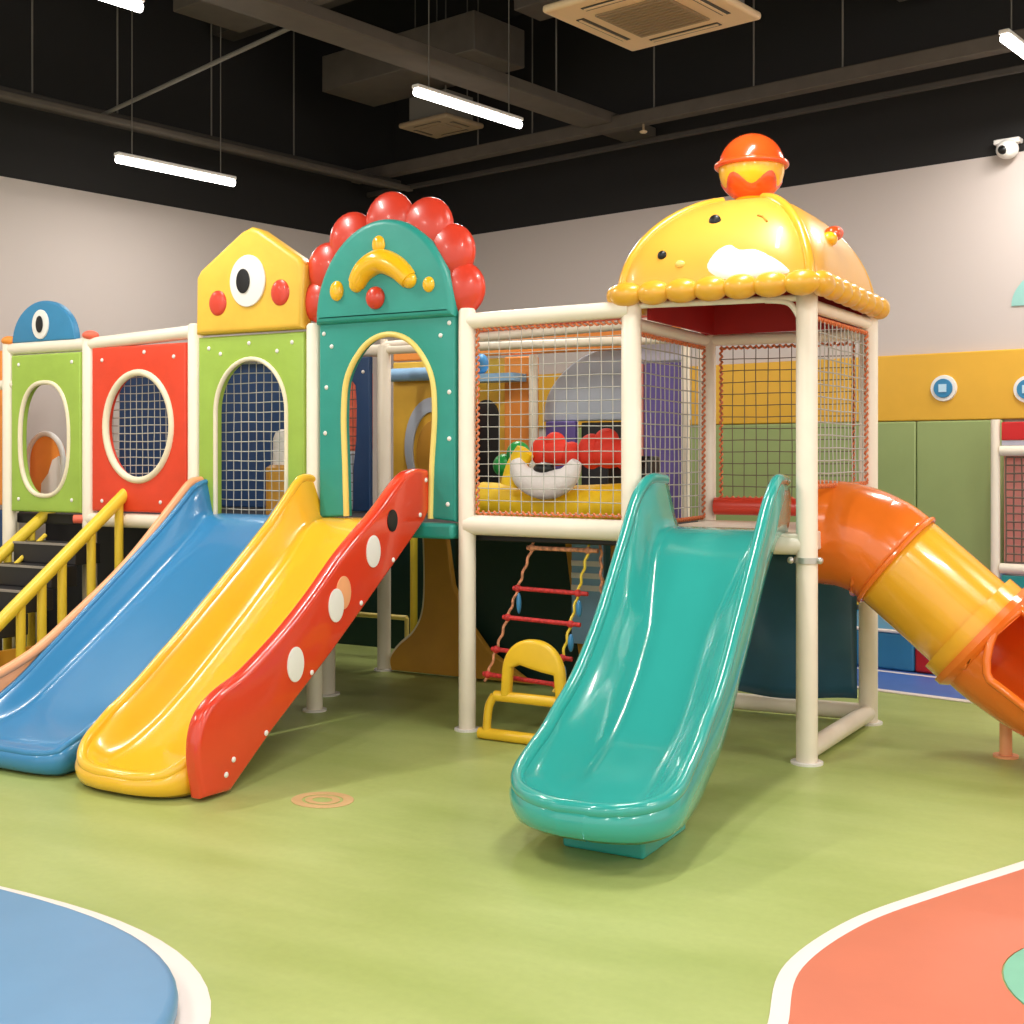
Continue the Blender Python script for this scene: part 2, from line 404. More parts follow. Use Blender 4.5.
# four-way air conditioner cassettes
def cassette(b0, b1, a0, a1, z, label, m='unit_cream', k=1.0):
    t = thing('air_conditioner', R((b0+b1)/2, (a0+a1)/2, z), label, 'air conditioner', 'ceiling air conditioners', rz=-math.radians(10.49))
    build('panel', boxm(b0, b1, a0, a1, z, z+.05, MX=RM), m, t, bevel=.02)
    build('body', boxm(b0+.08, b1-.08, a0+.08, a1-.08, z+.051, z+.3, MX=RM), 'steel', t)
    w_ = b1-b0; i = .24*w_
    bm = boxm(b0+i, b1-i, a0+i, a1-i, z-.012, z-.001, MX=RM)
    for q in range(12):
        a_ = a0+i+.03+q*(a1-a0-2*i-.06)/11
        box(bm, b0+i+.02, b1-i-.02, a_-.006, a_+.006, z-.018, z-.0125, MX=RM)
    build('grille', bm, 'grille', t)
    for s in ((b0+i, b1-i, a0+.09*w_, a0+.15*w_), (b0+i, b1-i, a1-.15*w_, a1-.09*w_), (b0+.09*w_, b0+.15*w_, a0+i, a1-i), (b1-.15*w_, b1-.09*w_, a0+i, a1-i)):
        f = build('air_slot', boxm(s[0], s[1], s[2], s[3], z-.004, z-.0005, MX=RM), 'black', t)
        mid = ((s[0]+s[1])/2, (s[2]+s[3])/2)
        if s[1]-s[0] > s[3]-s[2]: build('louvre', boxm(s[0]+.01, s[1]-.01, mid[1]-.014, mid[1]+.006, z-.010, z-.0045, MX=RM), m, f)
        else: build('louvre', boxm(mid[0]-.014, mid[0]+.006, s[2]+.01, s[3]-.01, z-.010, z-.0045, MX=RM), m, f)
    for q in ((b0+.12, a0+.12), (b1-.12, a0+.12), (b0+.12, a1-.12), (b1-.12, a1-.12)):
        build('rod', tubem([R(q[0], q[1], z+.2), R(q[0], q[1], 6.2)], .007, seg=6), 'steel', t)
cassette(-4.79, -3.81, 6.0, 6.98, 4.30, 'large cream four-way air conditioner at the top centre-right of the ceiling')
cassette(-8.75, -8.1, 8.7, 9.25, 4.80, 'small dim air conditioner hanging below the left end of the middle light', 'grille')

# tube lights hung from the ceiling
def tube_light(b, a0, a1, z, label, power=None):
    t = thing('tube_light', R(b, (a0+a1)/2, z), label, 'tube light', 'hanging tube lights', rz=-math.radians(10.49))
    build('housing', boxm(b-.035, b+.035, a0, a1, z+.03, z+.06, MX=RM), 'white', t, bevel=.008)
    build('lamp', tubem([R(b, a0+.01, z), R(b, a1-.01, z)], .03, seg=12), 'tube_glow', t)
    for a_ in (a0+.15, a1-.15): build('wire', tubem([R(b, a_, z+.06), R(b, a_, 6.2)], .005, seg=5), 'steel', t)
    ld = bpy.data.lights.new('tube_lamp', 'AREA'); ld.shape = 'RECTANGLE'; ld.size = .10; ld.size_y = a1-a0; ld.energy = power or LAMP_W; ld.color = LAMP_COL
    lo = bpy.data.objects.new('tube_lamp', ld); COL.objects.link(lo); lo.parent = t; lo.location = (0, 0, -.05)
tube_light(-6.55, 6.69, 7.93, 4.3, 'bright tube light hanging in the middle, above the gap between domes')
tube_light(-6.6, 3.14, 4.38, 4.3, 'bright tube light cut by the top edge at upper left')
tube_light(-9.02, 5.74, 6.93, 4.0, 'bright tube light against the dark band over the left wall', 18)
tube_light(-2.77, 8.29, 9.53, 4.3, 'bright tube light at the upper right edge of the photo')
for b_, a_ in ((-6.6, -.4), (-9.2, 2.3), (-9.2, -1.2), (-3.1, 4.6), (-3.1, 1.1), (-3.1, -2.4), (.4, 4.6), (.4, 1.1), (.4, 8.1), (.4, -2.4), (3.8, 5.0), (3.8, 1.5)):
    tube_light(b_, a_, a_+1.24, 4.3, 'white tube light hanging outside the photo', 26 if b_ < -9 else None)

# ================================================================== floor inlays in front
def sup(cx, cy, rx, ry, e=2.5, n=72): return ell(cx, cy, rx, ry, n, e=e)
flat('painted_line', sup(-3.75, 1.9, 1.5, 1.17), .0005, .003, 'line_white', 'white curved border line around the blue pad, bottom left', 'floor line', holes=[sup(-3.75, 1.9, 1.41, 1.08)])
bm = plate([sup(-3.735, 1.83, 1.41, 1.10, 2.75)], .07, .03, XY, .041, res=6)
pad = tag(build('floor_pad', bm, 'mat_blue'), 'raised blue round-edged pad at the bottom left corner', 'floor pad')
outer = [(-1.0, 3.1), (-1.1, 3.42), (-1.17, 3.8), (-1.09, 4.27), (-.9, 4.72), (-.66, 5.22), (-.12, 6.4), (.8, 6.9), (2.4, 6.5), (3.0, 4.5), (2.4, 2.4), (.6, 1.7), (-.5, 2.2)]
loopo = [(p.x, p.y) for p in smoothpts([(x, y, 0) for x, y in outer], 8, True)]
def inset(loop, d):
    n = len(loop); o = []
    for i in range(n):
        a = Vector(loop[i-1]); c = Vector(loop[(i+1) % n]); t_ = (c-a).normalized()
        nn = Vector((-t_.y, t_.x)); p = Vector(loop[i])
        ctr = Vector((1.0, 4.3))
        if nn.dot(ctr-p) < 0: nn = -nn
        q = p+nn*d; o.append((q.x, q.y))
    return o
loopi = inset(loopo, .055)
flat('painted_line', loopo, .0005, .003, 'line_white', 'white curved border line around the orange area, bottom right', 'floor line', holes=[loopi])
circ = ell(-.14, 4.12, .44, .44, 48)
flat('floor_mat', loopi, .0005, .0035, 'mat_orange', 'flat orange floor mat in the bottom right corner', 'floor mat', holes=[circ])
flat('floor_mat', ell(-.14, 4.12, .435, .435, 48), .0005, .0045, 'mat_teal', 'pale teal round inlay in the orange mat at right edge', 'floor mat')
t = thing('floor_sticker', (-3.58, 4.57, .001), 'faint orange and yellow ring sticker on the floor by the red slide side', 'sticker')
build('outer_ring', plate([ell(-3.58, 4.57, .15, .13), ell(-3.58, 4.57, .10, .085)], .002, .0004, XY, .0016), 'sticker', t)
build('inner_ring', plate([ell(-3.58, 4.57, .085, .07), ell(-3.58, 4.57, .05, .04)], .002, .0004, XY, .0016), 'sticker', t)

# ================================================================== PLAY FRAME
FY = 6.15
PX = [-7.69, -6.86, -5.87, -4.88, -3.77]
frame = thing('play_structure', (-5.3, 6.9, 0), 'cream padded pipe frame carrying the long raised play deck', 'play structure')
def post(x, y, h, par, r=.05, z0=0.0):
    o = build('post', tubem([(x, y, z0+.012), (x, y, h-.015), (x, y, h)], [r, r, r*.8], seg=20), 'cream', par)
    if z0 == 0: build('base_plate', tubem([(x, y, 0.0), (x, y, .012)], r*1.5, seg=20), 'white', o)
    return o
for x, h in zip(PX, (2.42, 2.42, 2.45, 2.40, 2.43)): post(x, FY, h, frame)
for x, y in ((-8.25, 7.57), (-5.36, 7.57)): post(x, y, 2.40, frame)
post(-5.14, 6.6, 1.08, frame, .06)
def rail(p, q, par, r=.045, name='rail', m='cream'): return build(name, tubem([p, q], r, seg=18), m, par)
rail((-7.69, FY, 2.36), (-6.86, FY, 2.36), frame); rail((-6.86, FY, 2.36), (-5.87, FY, 2.40), frame)
rail((-3.77, FY, 2.355), (-2.77, 6.2, 2.375), frame, .047)
rail((-3.77, FY, 1.185), (-2.77, 6.2, 1.175), frame, .058)
rail((-6.86, FY, 1.14), (-5.87, FY, 1.14), frame, .05)
rail((-8.25, 7.57, 2.36), (-5.36, 7.57, 2.36), frame); rail((-5.36, 7.57, 2.36), (-2.84, 7.5, 2.33), frame, .03)
rail((-6.95, 6.09, 1.14), (-6.86, FY, 1.14), frame, .03, m='coral')
rail((-8.6, FY, 2.1), (-7.6, FY, 2.1), frame, .035)
build('deck', boxm(-7.69, -2.84, FY+.06, 7.6, 1.09, 1.165), 'deck_dark', frame, bevel=.01)
build('deck', boxm(-8.55, -5.4, 7.605, 7.8, 1.09, 1.165), 'deck_dark', frame); build('deck', boxm(-8.55, -7.70, 6.85, 7.6, 1.09, 1.165), 'deck_dark', frame)
build('deck_edge', boxm(-4.82, -3.83, FY-.07, FY+.04, 1.10, 1.19), 'teal_pad', frame, bevel=.02, label='teal padded deck edge')
build('pipe_cap', ballm((-6.84, 6.14, 2.42), .06, .055, .035), 'coral', frame, label='coral pipe cap on post')
build('pipe_cap', ballm((-7.68, 6.14, 2.42), .06, .055, .035), 'orange_pad', frame, label='orange pipe cap on post')

def bolts(par, pts, y, m='white', r=.014):
    for x, z in pts: build('bolt', ballm((x, y, z), r, .008, r, seg=10, ring=6), m, par)
PT = .07
fy = FY-PT/2
def wall_panel(name, outer, hole, m, rim_m, rim_r, label, bl, closed=True):
    t = thing(name, (sum(p[0] for p in outer)/len(outer), FY, min(p[1] for p in outer)), label, 'play panel')
    loops = [outer]+([hole] if hole and closed else [])
    build('board', plate(loops, PT, .018, XZ, FY), m, t)
    if hole: build('opening_rim', rim(hole, rim_r, fy+.004, closed), rim_m, t)
    bolts(t, bl, fy-.001)
    return t
def rect(x0, x1, z0, z1): return [(x0, z0), (x1, z0), (x1, z1), (x0, z1)]
# 1 green
p1 = wall_panel('playhouse_board', rect(-7.635, -6.915, 1.18, 2.31), [(x+.0, z) for x, z in ell(-7.285, 1.70, .255, .405, 48, e=2.5)], 'green_pad', 'rim_cream', .017,
     'leftmost green panel with white-rimmed tall opening, under the blue eye topper', [(-7.55, 2.24), (-7.0, 2.24), (-7.55, 1.27), (-7.0, 1.27)])
# 2 red
p2 = wall_panel('playhouse_board', rect(-6.805, -5.925, 1.20, 2.33), ell(-6.36, 1.78, .31, .365, 48), 'red_pad', 'rim_cream', .024,
     'red panel with big white-rimmed oval net window', [(-6.7, 2.24), (-6.3, 2.28), (-6.03, 2.24), (-6.7, 1.27), (-6.03, 1.27), (-6.15, 1.27)])
# 3 green arch
hole3 = archloop(-5.665, -5.075, 1.13, 2.20, .34)
out3 = [(-4.935, 1.2), (-4.935, 2.355), (-5.815, 2.355), (-5.815, 1.2), (-5.665, 1.2)] + list(reversed(hole3[1:-1])) + [(-5.075, 1.2)]
p3 = thing('playhouse_board', (-5.37, FY, 1.2), 'green panel with cream-rimmed arched doorway, under the yellow house topper', 'play panel')
build('board', plate([out3], PT, .018, XZ, FY), 'green_pad', p3)
build('opening_rim', rim([(x, max(z, 1.2)) for x, z in hole3], .015, fy+.002, False), 'rim_cream', p3)
bolts(p3, [(-5.72, 2.28), (-5.38, 2.30), (-5.03, 2.29), (-5.15, 2.24), (-5.62, 2.24)], fy)
# 4 teal arch
def bulge(x0, x1, z0, z1):
    pts = smoothpts([(x1-.03, z0, 0), (x1-.02, z0+.3, 0), (x1, z0+.62, 0), (x1-.03, z0+.85, 0), ((x0+x1)/2+.17, z1-.06, 0), ((x0+x1)/2, z1, 0), ((x0+x1)/2-.17, z1-.06, 0), (x0+.03, z0+.85, 0), (x0, z0+.62, 0), (x0+.01, z0+.3, 0), (x0+.02, z0, 0)], 6)
    return [(p.x, p.y) for p in pts]
hole4 = bulge(-4.63, -3.97, 1.215, 2.305)
out4 = [(-3.83, 1.20), (-3.83, 2.40), (-4.82, 2.40), (-4.82, 1.20)] + list(reversed(hole4))
p4 = thing('playhouse_board', (-4.33, FY, 1.2), 'teal panel with yellow-rimmed arched doorway, under the scalloped dome topper', 'play panel')
build('board', plate([out4], PT, .018, XZ, FY), 'teal_pad', p4)
build('opening_rim', rim(hole4, .018, fy+.002, False), 'rim_yellow', p4)
bolts(p4, [(-4.78, 2.33), (-4.72, 2.25), (-3.93, 2.28), (-3.87, 2.35), (-4.77, 1.72), (-3.87, 1.68), (-3.88, 1.3), (-3.87, 1.95), (-4.76, 2.0)], fy)

# toppers
def eye(par, x, z, rx, rz, px, pz, y, dx=0):
    w_ = build('eye_white', disc((x, z), rx, rz, .014, y-.005, .005), 'white', par)
    build('pupil', disc((x+dx, z), px, pz, .008, y-.0165, .003), 'black', w_)
t = thing('panel_topper', (-7.31, FY, 2.39), 'blue half-round topper with a single eye, at far left', 'topper')
build('board', plate([[(-7.63, 2.40)]+list(reversed(ell(-7.305, 2.40, .325, .29, 24, 0, PI)))[1:-1]+[(-6.98, 2.40)]], .06, .012, XZ, FY), 'blue_pad', t)
eye(t, -7.32, 2.52, .085, .105, .035, .06, FY-.03)
t = thing('panel_topper', (-5.37, FY, 2.37), 'yellow house-shaped topper with one eye and two red cheeks', 'topper')
hs = [(-5.81, 2.37), (-4.93, 2.37), (-4.915, 2.76), (-4.95, 2.81), (-5.27, 3.01), (-5.34, 3.035), (-5.42, 3.01), (-5.77, 2.79), (-5.805, 2.74)]
build('board', plate([hs], .12, .035, XZ, FY-.01, res=5), 'yellow_pad', t)
eye(t, -5.355, 2.69, .145, .165, .055, .078, FY-.071, -.03)
for x, z in ((-5.61, 2.565), (-5.095, 2.60)): build('cheek', ballm((x, FY-.07, z), .074, .018, .082), 'gloss_red', t)
t = thing('panel_topper', (-4.33, FY, 2.40), 'teal dome topper edged with red scallops, yellow banana shape in middle', 'topper')
dm = [(-4.825, 2.385)]+[p for p in reversed(ell(-4.325, 2.42, .50, .57, 40, 0, PI, 1.95))]+[(-3.825, 2.385)]
build('board', plate([dm], .13, .04, XZ, FY-.01, res=5), 'teal_pad', t)
for x, z, r in ((-4.865, 2.54, .13), (-4.79, 2.74, .16), (-4.61, 2.90, .17), (-4.33, 2.99, .175), (-4.06, 2.93, .175), (-3.90, 2.77, .165), (-3.825, 2.55, .155)):
    build('scallop', ballm((x, FY+.03, z), r, .075, r*1.02), 'gloss_red', t)
ban = smoothpts([(-4.50, 0, 2.61), (-4.44, 0, 2.69), (-4.33, 0, 2.735), (-4.21, 0, 2.69), (-4.12, 0, 2.61)], 6)
n = len(ban)
bm = tubem([(p.x, FY-.075, p.z) for p in ban], [.048+.026*math.sin(PI*min(1, max(0, .12+.76*i/(n-1)))) for i in range(n)], seg=16)
ball(bm, (-4.50, FY-.075, 2.61), .05, .045, .05); ball(bm, (-4.12, FY-.075, 2.61), .05, .045, .05)
bo = build('banana', bm, 'gloss_yellow', t)
build('stalk', ballm((-4.34, FY-.075, 2.835), .045, .03, .055), 'gloss_yellow', bo)
build('knob', ballm((-4.65, FY-.075, 2.58), .05, .03, .062), 'gloss_yellow', t)
build('knob', ballm((-3.985, FY-.075, 2.575), .04, .028, .046), 'gloss_yellow', t)
build('nose', ballm((-4.36, FY-.08, 2.52), .064, .045, .068), 'gloss_red', t)

# nets in the windows
def net_thing(o, u, v, cell, label, m='cord', r=.0035, lace=None, par_name='safety_net'):
    o, u, v = Vector(o), Vector(u), Vector(v)
    t = thing(par_name, o+u/2, label, 'net')
    build('mesh', netm(o, u, v, cell, r), m, t)
    if lace:
        k = int(u.length/.035); k2 = int(v.length/.035)
        build('lacing', lacem(o+v, o+u+v, turns=k), lace, t); build('lacing', lacem(o, o+v, turns=k2), lace, t)
        build('lacing', lacem(o+u, o+u+v, turns=k2), lace, t); build('lacing', lacem(o, o+u, turns=k), lace, t)
    return t
net_thing((-6.75, FY+.06, 1.35), (.78, 0, 0), (0, 0, .88), .055, 'white cord net behind the oval of the red panel')
net_thing((-5.72, FY+.06, 1.17), (.70, 0, 0), (0, 0, 1.07), .062, 'white cord net filling the doorway of the green house panel')
net_thing((-3.70, FY+.0, 1.255), (.905, .04, 0), (0, 0, 1.05), .072, 'white cord net with orange lacing between teal panel and tower', r=.0026, lace='lace')

# things on / behind the deck, seen through the openings
def screen(name, x0, x1, y, z0, z1, m, label, cat, th=.05, bevel=.012):
    return tag(build(name, boxm(x0, x1, y, y+th, z0, z1), m, None, bevel=bevel), label, cat)
screen('back_board', -8.15, -6.02, 7.62, 1.17, 2.32, 'navy_pad', 'dark navy board behind the nets of the red and green panels', 'board')
# navy cut-out board behind teal arch
nb = [(-5.425, 1.17), (-5.425, 2.31), (-5.72, 2.31), (-5.70, 2.24), (-5.62, 2.17), (-5.555, 2.10), (-5.545, 1.95), (-5.55, 1.7), (-5.575, 1.5), (-5.58, 1.17)]
t = thing('playhouse_board', (-5.5, 7.50, 1.17), 'navy blue cut-out board behind the teal doorway', 'play panel')
build('board', plate([nb], .05, .012, XZ, 7.50), 'navy_pad', t); bolts(t, [(-5.48, 2.2)], 7.472)
screen('coral_pad', -5.95, -5.60, 7.72, 1.62, 2.22, 'coral', 'coral padded strip seen at the left inside the teal doorway', 'pad')
screen('coral_pad', -5.95, -5.60, 7.72, 1.17, 1.615, 'greyblue', 'grey pad under the coral strip inside the teal doorway', 'pad')
net_thing((-5.95, 7.69, 1.17), (.36, 0, 0), (0, 0, 1.05), .07, 'fine dark net over the coral strip inside the teal doorway', m='dark_cord')
# orange arch seen through the leftmost opening
t = thing('arch_board', (-8.22, 6.95, 1.17), 'orange arched board with white rim seen through the leftmost green opening', 'play panel')
ar = archloop(-8.44, -8.03, 1.20, 1.76, .22)
build('arch_face', plate([ar], .04, .01, XZ, 6.95), 'orange_pad', t); build('arch_rim', rim(ar, .022, 6.93, True), 'white', t)
build('cloud_patch', plate([[(-8.27, 1.23), (-8.05, 1.23), (-8.03, 1.45), (-8.06, 1.58), (-8.13, 1.55), (-8.18, 1.44), (-8.26, 1.36)]], .02, .005, XZ, 6.915), 'white', t)
# small bottle-shaped post behind green doorway
t = thing('bottle_post', (-5.50, 6.6, 1.17), 'short ochre netted post with white rounded top behind the green doorway', 'post')
build('body', tubem([(-5.50, 6.6, 1.17), (-5.50, 6.6, 1.5), (-5.50, 6.6, 1.52)], [.12, .12, .09], seg=20), 'ochre', t)
bm = tubem([(-5.50, 6.6, 1.52), (-5.50, 6.6, 1.70), (-5.50, 6.6, 1.74), (-5.50, 6.6, 1.76)], [.075, .07, .055, .02], seg=20); build('cap', bm, 'soft_white', t)
# yellow panel with grey ring behind teal doorway
BY = 8.6
t = thing('playhouse_board', (-5.6, BY, 1.1), 'yellow panel with grey ring and ochre disc behind the teal doorway', 'play panel')
build('board', boxm(-6.0, -5.32, BY, BY+.05, 0, 2.36), 'yellow_pad', t, bevel=.01)
build('ring', plate([ell(-5.60, 1.66, .27, .40), ell(-5.60, 1.62, .19, .32)], .02, .004, XZ, BY-.012), 'greyblue', t)
build('disc', plate([ell(-5.585, 1.60, .165, .27)], .02, .004, XZ, BY-.012), 'ochre', t)
screen('beam_cover', -6.0, -5.35, BY, 2.37, 2.52, 'orange_pad', 'orange padded beam above the yellow ring panel', 'beam')
build('roller', tubem([(-5.99, BY-.055, 2.25), (-5.45, BY-.055, 2.25)], .055), 'base_blue', t, label='pale blue roller')
# yellow panel with dark arch door, orange column, dome behind the net
t = thing('playhouse_board', (-5.05, BY, .9), 'yellow panel with dark arched door seen through the orange-laced net', 'play panel')
build('board', boxm(-5.30, -4.905, BY, BY+.05, 0, 2.36), 'yellow_pad', t, bevel=.01)
build('door', plate([archloop(-5.20, -4.97, 1.2, 2.03, .14)], .02, .004, XZ, BY-.012), 'black', t, label='dark arched door')
screen('foam_upright', -4.90, -4.64, BY-.05, 0, 2.36, 'orange_pad', 'orange padded column beside the yellow door panel', 'column', .1)
screen('beam_cover', -5.3, -3.4, BY-.02, 2.38, 2.56, 'orange_pad', 'orange padded beam over the yellow door panel', 'beam')
rl = thing('rear_rail', (-4.5, 8.2, 2.5), 'cream rear rail with coral pad, seen below the net top', 'rail')
build('pipe', tubem([(-5.735, 8.1, 2.45), (-3.2, 8.1, 2.52)], .035), 'cream', rl); [build('upright', tubem([(q, 8.1, 0), (q, 8.1, 2.5)], .03), 'cream', rl) for q in (-5.735, -3.2)]
build('pad', tubem([(-5.3, 8.1, 2.56), (-3.2, 8.1, 2.62)], .06), 'coral', rl, label='coral pad')
bl = thing('toy_figure', (-5.1, BY-.2, 2.15), 'small light blue rounded figure upon pale shelf behind the net', 'play figure')
build('body', ballm((-5.15, BY-.2, 2.33), .10, .08, .10), 'mascot_blue', bl); build('ear', ballm((-5.02, BY-.2, 2.30), .06, .05, .08), 'mascot_blue', bl); build('shelf', boxm(-5.28, -4.7, BY-.26, BY-.045, 2.16, 2.22), 'base_blue', bl)
tag(build('white_post', tubem([(-4.60, BY-.12, 0), (-4.60, BY-.12, 2.36)], .035), 'cream'), 'thin white post right of the orange column behind the net', 'post')
dm2 = [(-3.4, 1.85)]+[(min(x, -3.4), z) for x, z in ell(-3.75, 1.9, .86, .56, 24, 0, PI) if x < -3.38]+[(-4.61, 1.85)]
tag(build('arch_board', plate([dm2], .08, .02, XZ, BY+.1), 'greyblue'), 'pale grey rounded arch board behind the orange-laced net', 'arch board')
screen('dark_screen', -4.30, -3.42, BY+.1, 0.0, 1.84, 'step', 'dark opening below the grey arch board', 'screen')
screen('foam_upright', -4.57, -4.31, BY+.02, 0.0, 1.85, 'purple', 'purple padded column below the grey arch board', 'column')
screen('foam_upright', -3.62, -3.32, 8.35, 0, 2.25, 'purple', 'purple padded column seen through the left net of the tower', 'column')
screen('foam_upright', -3.74, -3.63, 8.35, 0, 2.25, 'pink', 'pink padded column left of the purple one behind tower net', 'column')
screen('beam_cover', -3.76, -3.3, 8.34, 2.26, 2.40, 'lilac', 'lilac padded beam across the purple and pink columns', 'beam')
# soft play shapes on the deck behind the laced net
tag(build('bolster', tubem(smoothpts([(-3.95, 6.62, 1.30), (-3.4, 6.62, 1.285), (-2.86, 6.62, 1.31)], 6), .12, seg=20), 'soft_yellow'), 'yellow padded bolster lying behind the orange-laced net', 'bolster')
cr = smoothpts([(-3.93, 6.44, 1.56), (-3.88, 6.44, 1.46), (-3.74, 6.44, 1.41), (-3.60, 6.44, 1.45), (-3.53, 6.44, 1.55)], 6)
for p in cr: p.x += .32
n = len(cr)
tag(build('cushion', tubem(cr, [.03+.055*math.sin(PI*i/(n-1)) for i in range(n)], seg=16), 'soft_white'), 'white crescent cushion resting on the yellow bolster', 'cushion')
def bow(x, y, z, s, label):
    bm = ballm((x, y, z), s*.8, s*.6, s*.62); ball(bm, (x-s*.75, y, z+s*.05), s*.55, s*.5, s*.7); ball(bm, (x+s*.75, y, z-s*.1), s*.55, s*.5, s*.6); ball(bm, (x-s*.1, y, z+s*.5), s*.5, s*.4, s*.45)
    tag(build('pompom', bm, 'soft_red'), label, 'soft toy')
bow(-3.42, 6.60, 1.60, .13, 'left red lobed soft shape behind the net, above white crescent')
bow(-3.09, 6.62, 1.60, .15, 'right red lobed soft shape behind the net, near the tower post')
tag(build('cushion', tubem(smoothpts([(-3.66, 6.46, 1.40), (-3.63, 6.48, 1.52), (-3.57, 6.5, 1.62)], 6), [.06]*12+[.035], seg=14), 'soft_yellow'), 'small yellow soft horn at left end of the white crescent', 'cushion')
for i, (x, z, l_) in enumerate(((-3.98, 1.52, 'lower left green ball in the heap behind the net'), (-3.88, 1.60, 'top green ball in the heap behind the net'), (-3.87, 1.46, 'lower right green ball in the heap behind the net'))):
    tag(build('ball', ballm((x, 6.95, z), .075), 'green_ball'), l_, 'ball', 'green balls behind the net')

tag(build('cushion', ballm((-3.42, 6.44, 1.505), .07, .05, .04), 'black'), 'small black oval cushion between white crescent and red shape', 'cushion')
tag(build('foam_block', boxm(-3.18, -2.9, 6.78, 6.95, 1.17, 1.58), 'black', None, bevel=.02), 'black block behind the right red soft shape', 'foam block')
# below the deck
tag(build('under_screen', boxm(-6.6, -3.0, 8.45, 8.5, 0, 1.05), 'dark_green', None), 'dark green screen closing the space under the deck at the back', 'screen')
tag(build('side_screen', boxm(-4.80, -3.62, 7.66, 7.70, .0, 1.05), 'dark_green', None), 'near black green curtain behind the rope ladder under the deck', 'screen')
tag(build('under_screen', boxm(-8.2, -5.9, 6.9, 6.95, .0, 1.05), 'deck_dark', None), 'black curtain under the deck behind the yellow stair rails', 'screen')
sw = [(p.x, p.y) for p in smoothpts([(-5.27, .012, 0), (-5.28, .10, 0), (-5.20, .20, 0), (-5.08, .30, 0), (-5.0, .45, 0), (-4.98, .7, 0), (-4.99, 1.03, 0)], 5)]+[(-4.80, 1.03), (-4.74, .66), (-4.62, .42), (-4.45, .22), (-4.25, .10), (-4.1, .012)]
tt = thing('swoop_board', (-4.7, 7.56, 0), 'ochre swooping panel standing on the floor under the deck', 'play panel')
build('board', plate([sw], .06, .012, XZ, 7.56), 'ochre', tt)
build('edge_trim', tubem([(x-.005, 7.56, z) for x, z in sw[:31]], .018, seg=8), 'rim_cream', tt)
for x, m, l_ in ((-5.52, 'yellow_rail', 'yellow'), (-5.36, 'teal_post', 'teal'), (-5.24, 'lilac', 'pale')):
    tag(build('slim_post', tubem([(x, 8.2, 0), (x, 8.2, 1.05)], .03 if m != 'teal_post' else .06), m), l_+' slim post left of the ochre swooping panel', 'post')
bm = tubem([(-6.3, 8.0, .33), (-5.45, 8.0, .33)], .02)
for q in (-6.3, -5.45): tube(bm, [(q, 8.0, 0), (q, 8.0, .33)], .018)
tag(build('cross_bar', bm, 'rim_yellow'), 'pale yellow low bar behind the middle rear post', 'bar')
tag(build('leaning_board', plate([[(-3.66, .02), (-3.35, .02), (-3.42, .5), (-3.62, 1.05), (-3.80, 1.05)]], .04, .01, XZ, 7.45), 'ochre'), 'ochre slanted board behind the rope ladder', 'board')
t = thing('slide_banner', (-3.5, 7.3, .2), 'blue and white striped strip hanging behind the rope ladder', 'banner')
build('sheet', boxm(-3.70, -3.48, 7.35, 7.37, .35, 1.05), 'base_blue', t); 
for z in (.86, .78, .70): build('stripe', boxm(-3.70, -3.48, 7.342, 7.349, z, z+.035), 'white', t)
tag(build('support_board', boxm(-3.40, -3.0, 7.3, 7.34, .02, 1.05), 'ochre', None, bevel=.01), 'dull ochre upright board right of the striped strip', 'board')

# ================================================================== TOWER
FL, FR, BR, BL = (-2.77, 6.22), (-1.84, 6.34), (-1.80, 7.47), (-2.78, 7.40)
tw = thing('play_tower', (-2.3, 6.85, 0), 'cream pipe tower frame standing under the yellow duck-faced roof', 'play structure')
for p in (FL, FR, BR, BL): post(p[0], p[1], 2.42, tw, .055)
def v3(p, z): return (p[0], p[1], z)
for p, q, z in ((FL, BL, 2.30), (BL, BR, 2.30), (FR, BR, 2.36), (FL, FR, 2.395)): rail(v3(p, z), v3(q, z), tw, .035 if z < 2.39 else .018)
for p, q, z, r in ((FL, FR, 1.12, .05), (BL, BR, 1.13, .05), (BL, BR, .065, .05), (FR, BR, .065, .05)): rail(v3(p, z), v3(q, z), tw, r)
build('deck', boxm(-2.76, -1.85, 6.3, 7.42, 1.08, 1.18), 'cream', tw, bevel=.01)
build('brace', tubem(smoothpts([(-2.05, 6.31, 2.39), (-1.93, 6.325, 2.37), (-1.87, 6.335, 2.28)], 6), .016), 'cream', tw)
build('bumper', tubem([(BL[0]+.06, BL[1]-.02, 1.27), (BR[0]-.06, BR[1]-.02, 1.27)], .055), 'gloss_red', tw, label='red padded bumper bar')
build('clamp', tubem([(-1.84, 6.34, 1.03), (-1.84, 6.34, 1.06)], .064, seg=20), 'metal', tw)
for z in (1.045,): build('bolt', ballm((-1.91, 6.29, z), .018), 'metal', tw); build('bolt', ballm((-1.77, 6.33, z), .018), 'metal', tw)
net_thing((FL[0], FL[1]+.06, 1.2), (BL[0]-FL[0], BL[1]-FL[1]-.12, 0), (0, 0, 1.05), .07, 'left side net of the tower with orange lacing', lace='lace')
net_thing((BL[0]+.09, BL[1]+.007, 1.32), (BR[0]-BL[0]-.18, BR[1]-BL[1], 0), (0, 0, .93), .072, 'back net of the tower before the yellow and green wall', m='dark_cord', r=.0028, lace='lace')
net_thing((FR[0]+.005, FR[1]+.07, 1.42), (BR[0]-FR[0], BR[1]-FR[1]-.14, 0), (0, 0, .88), .07, 'right side net of the tower above the tube slide', lace='lace')
t = thing('tarpaulin', (-2.3, 7.43, .12), 'dark navy tarpaulin stretched low between the rear tower posts', 'tarpaulin')
bm = bmesh.new(); N = 24; rows = []
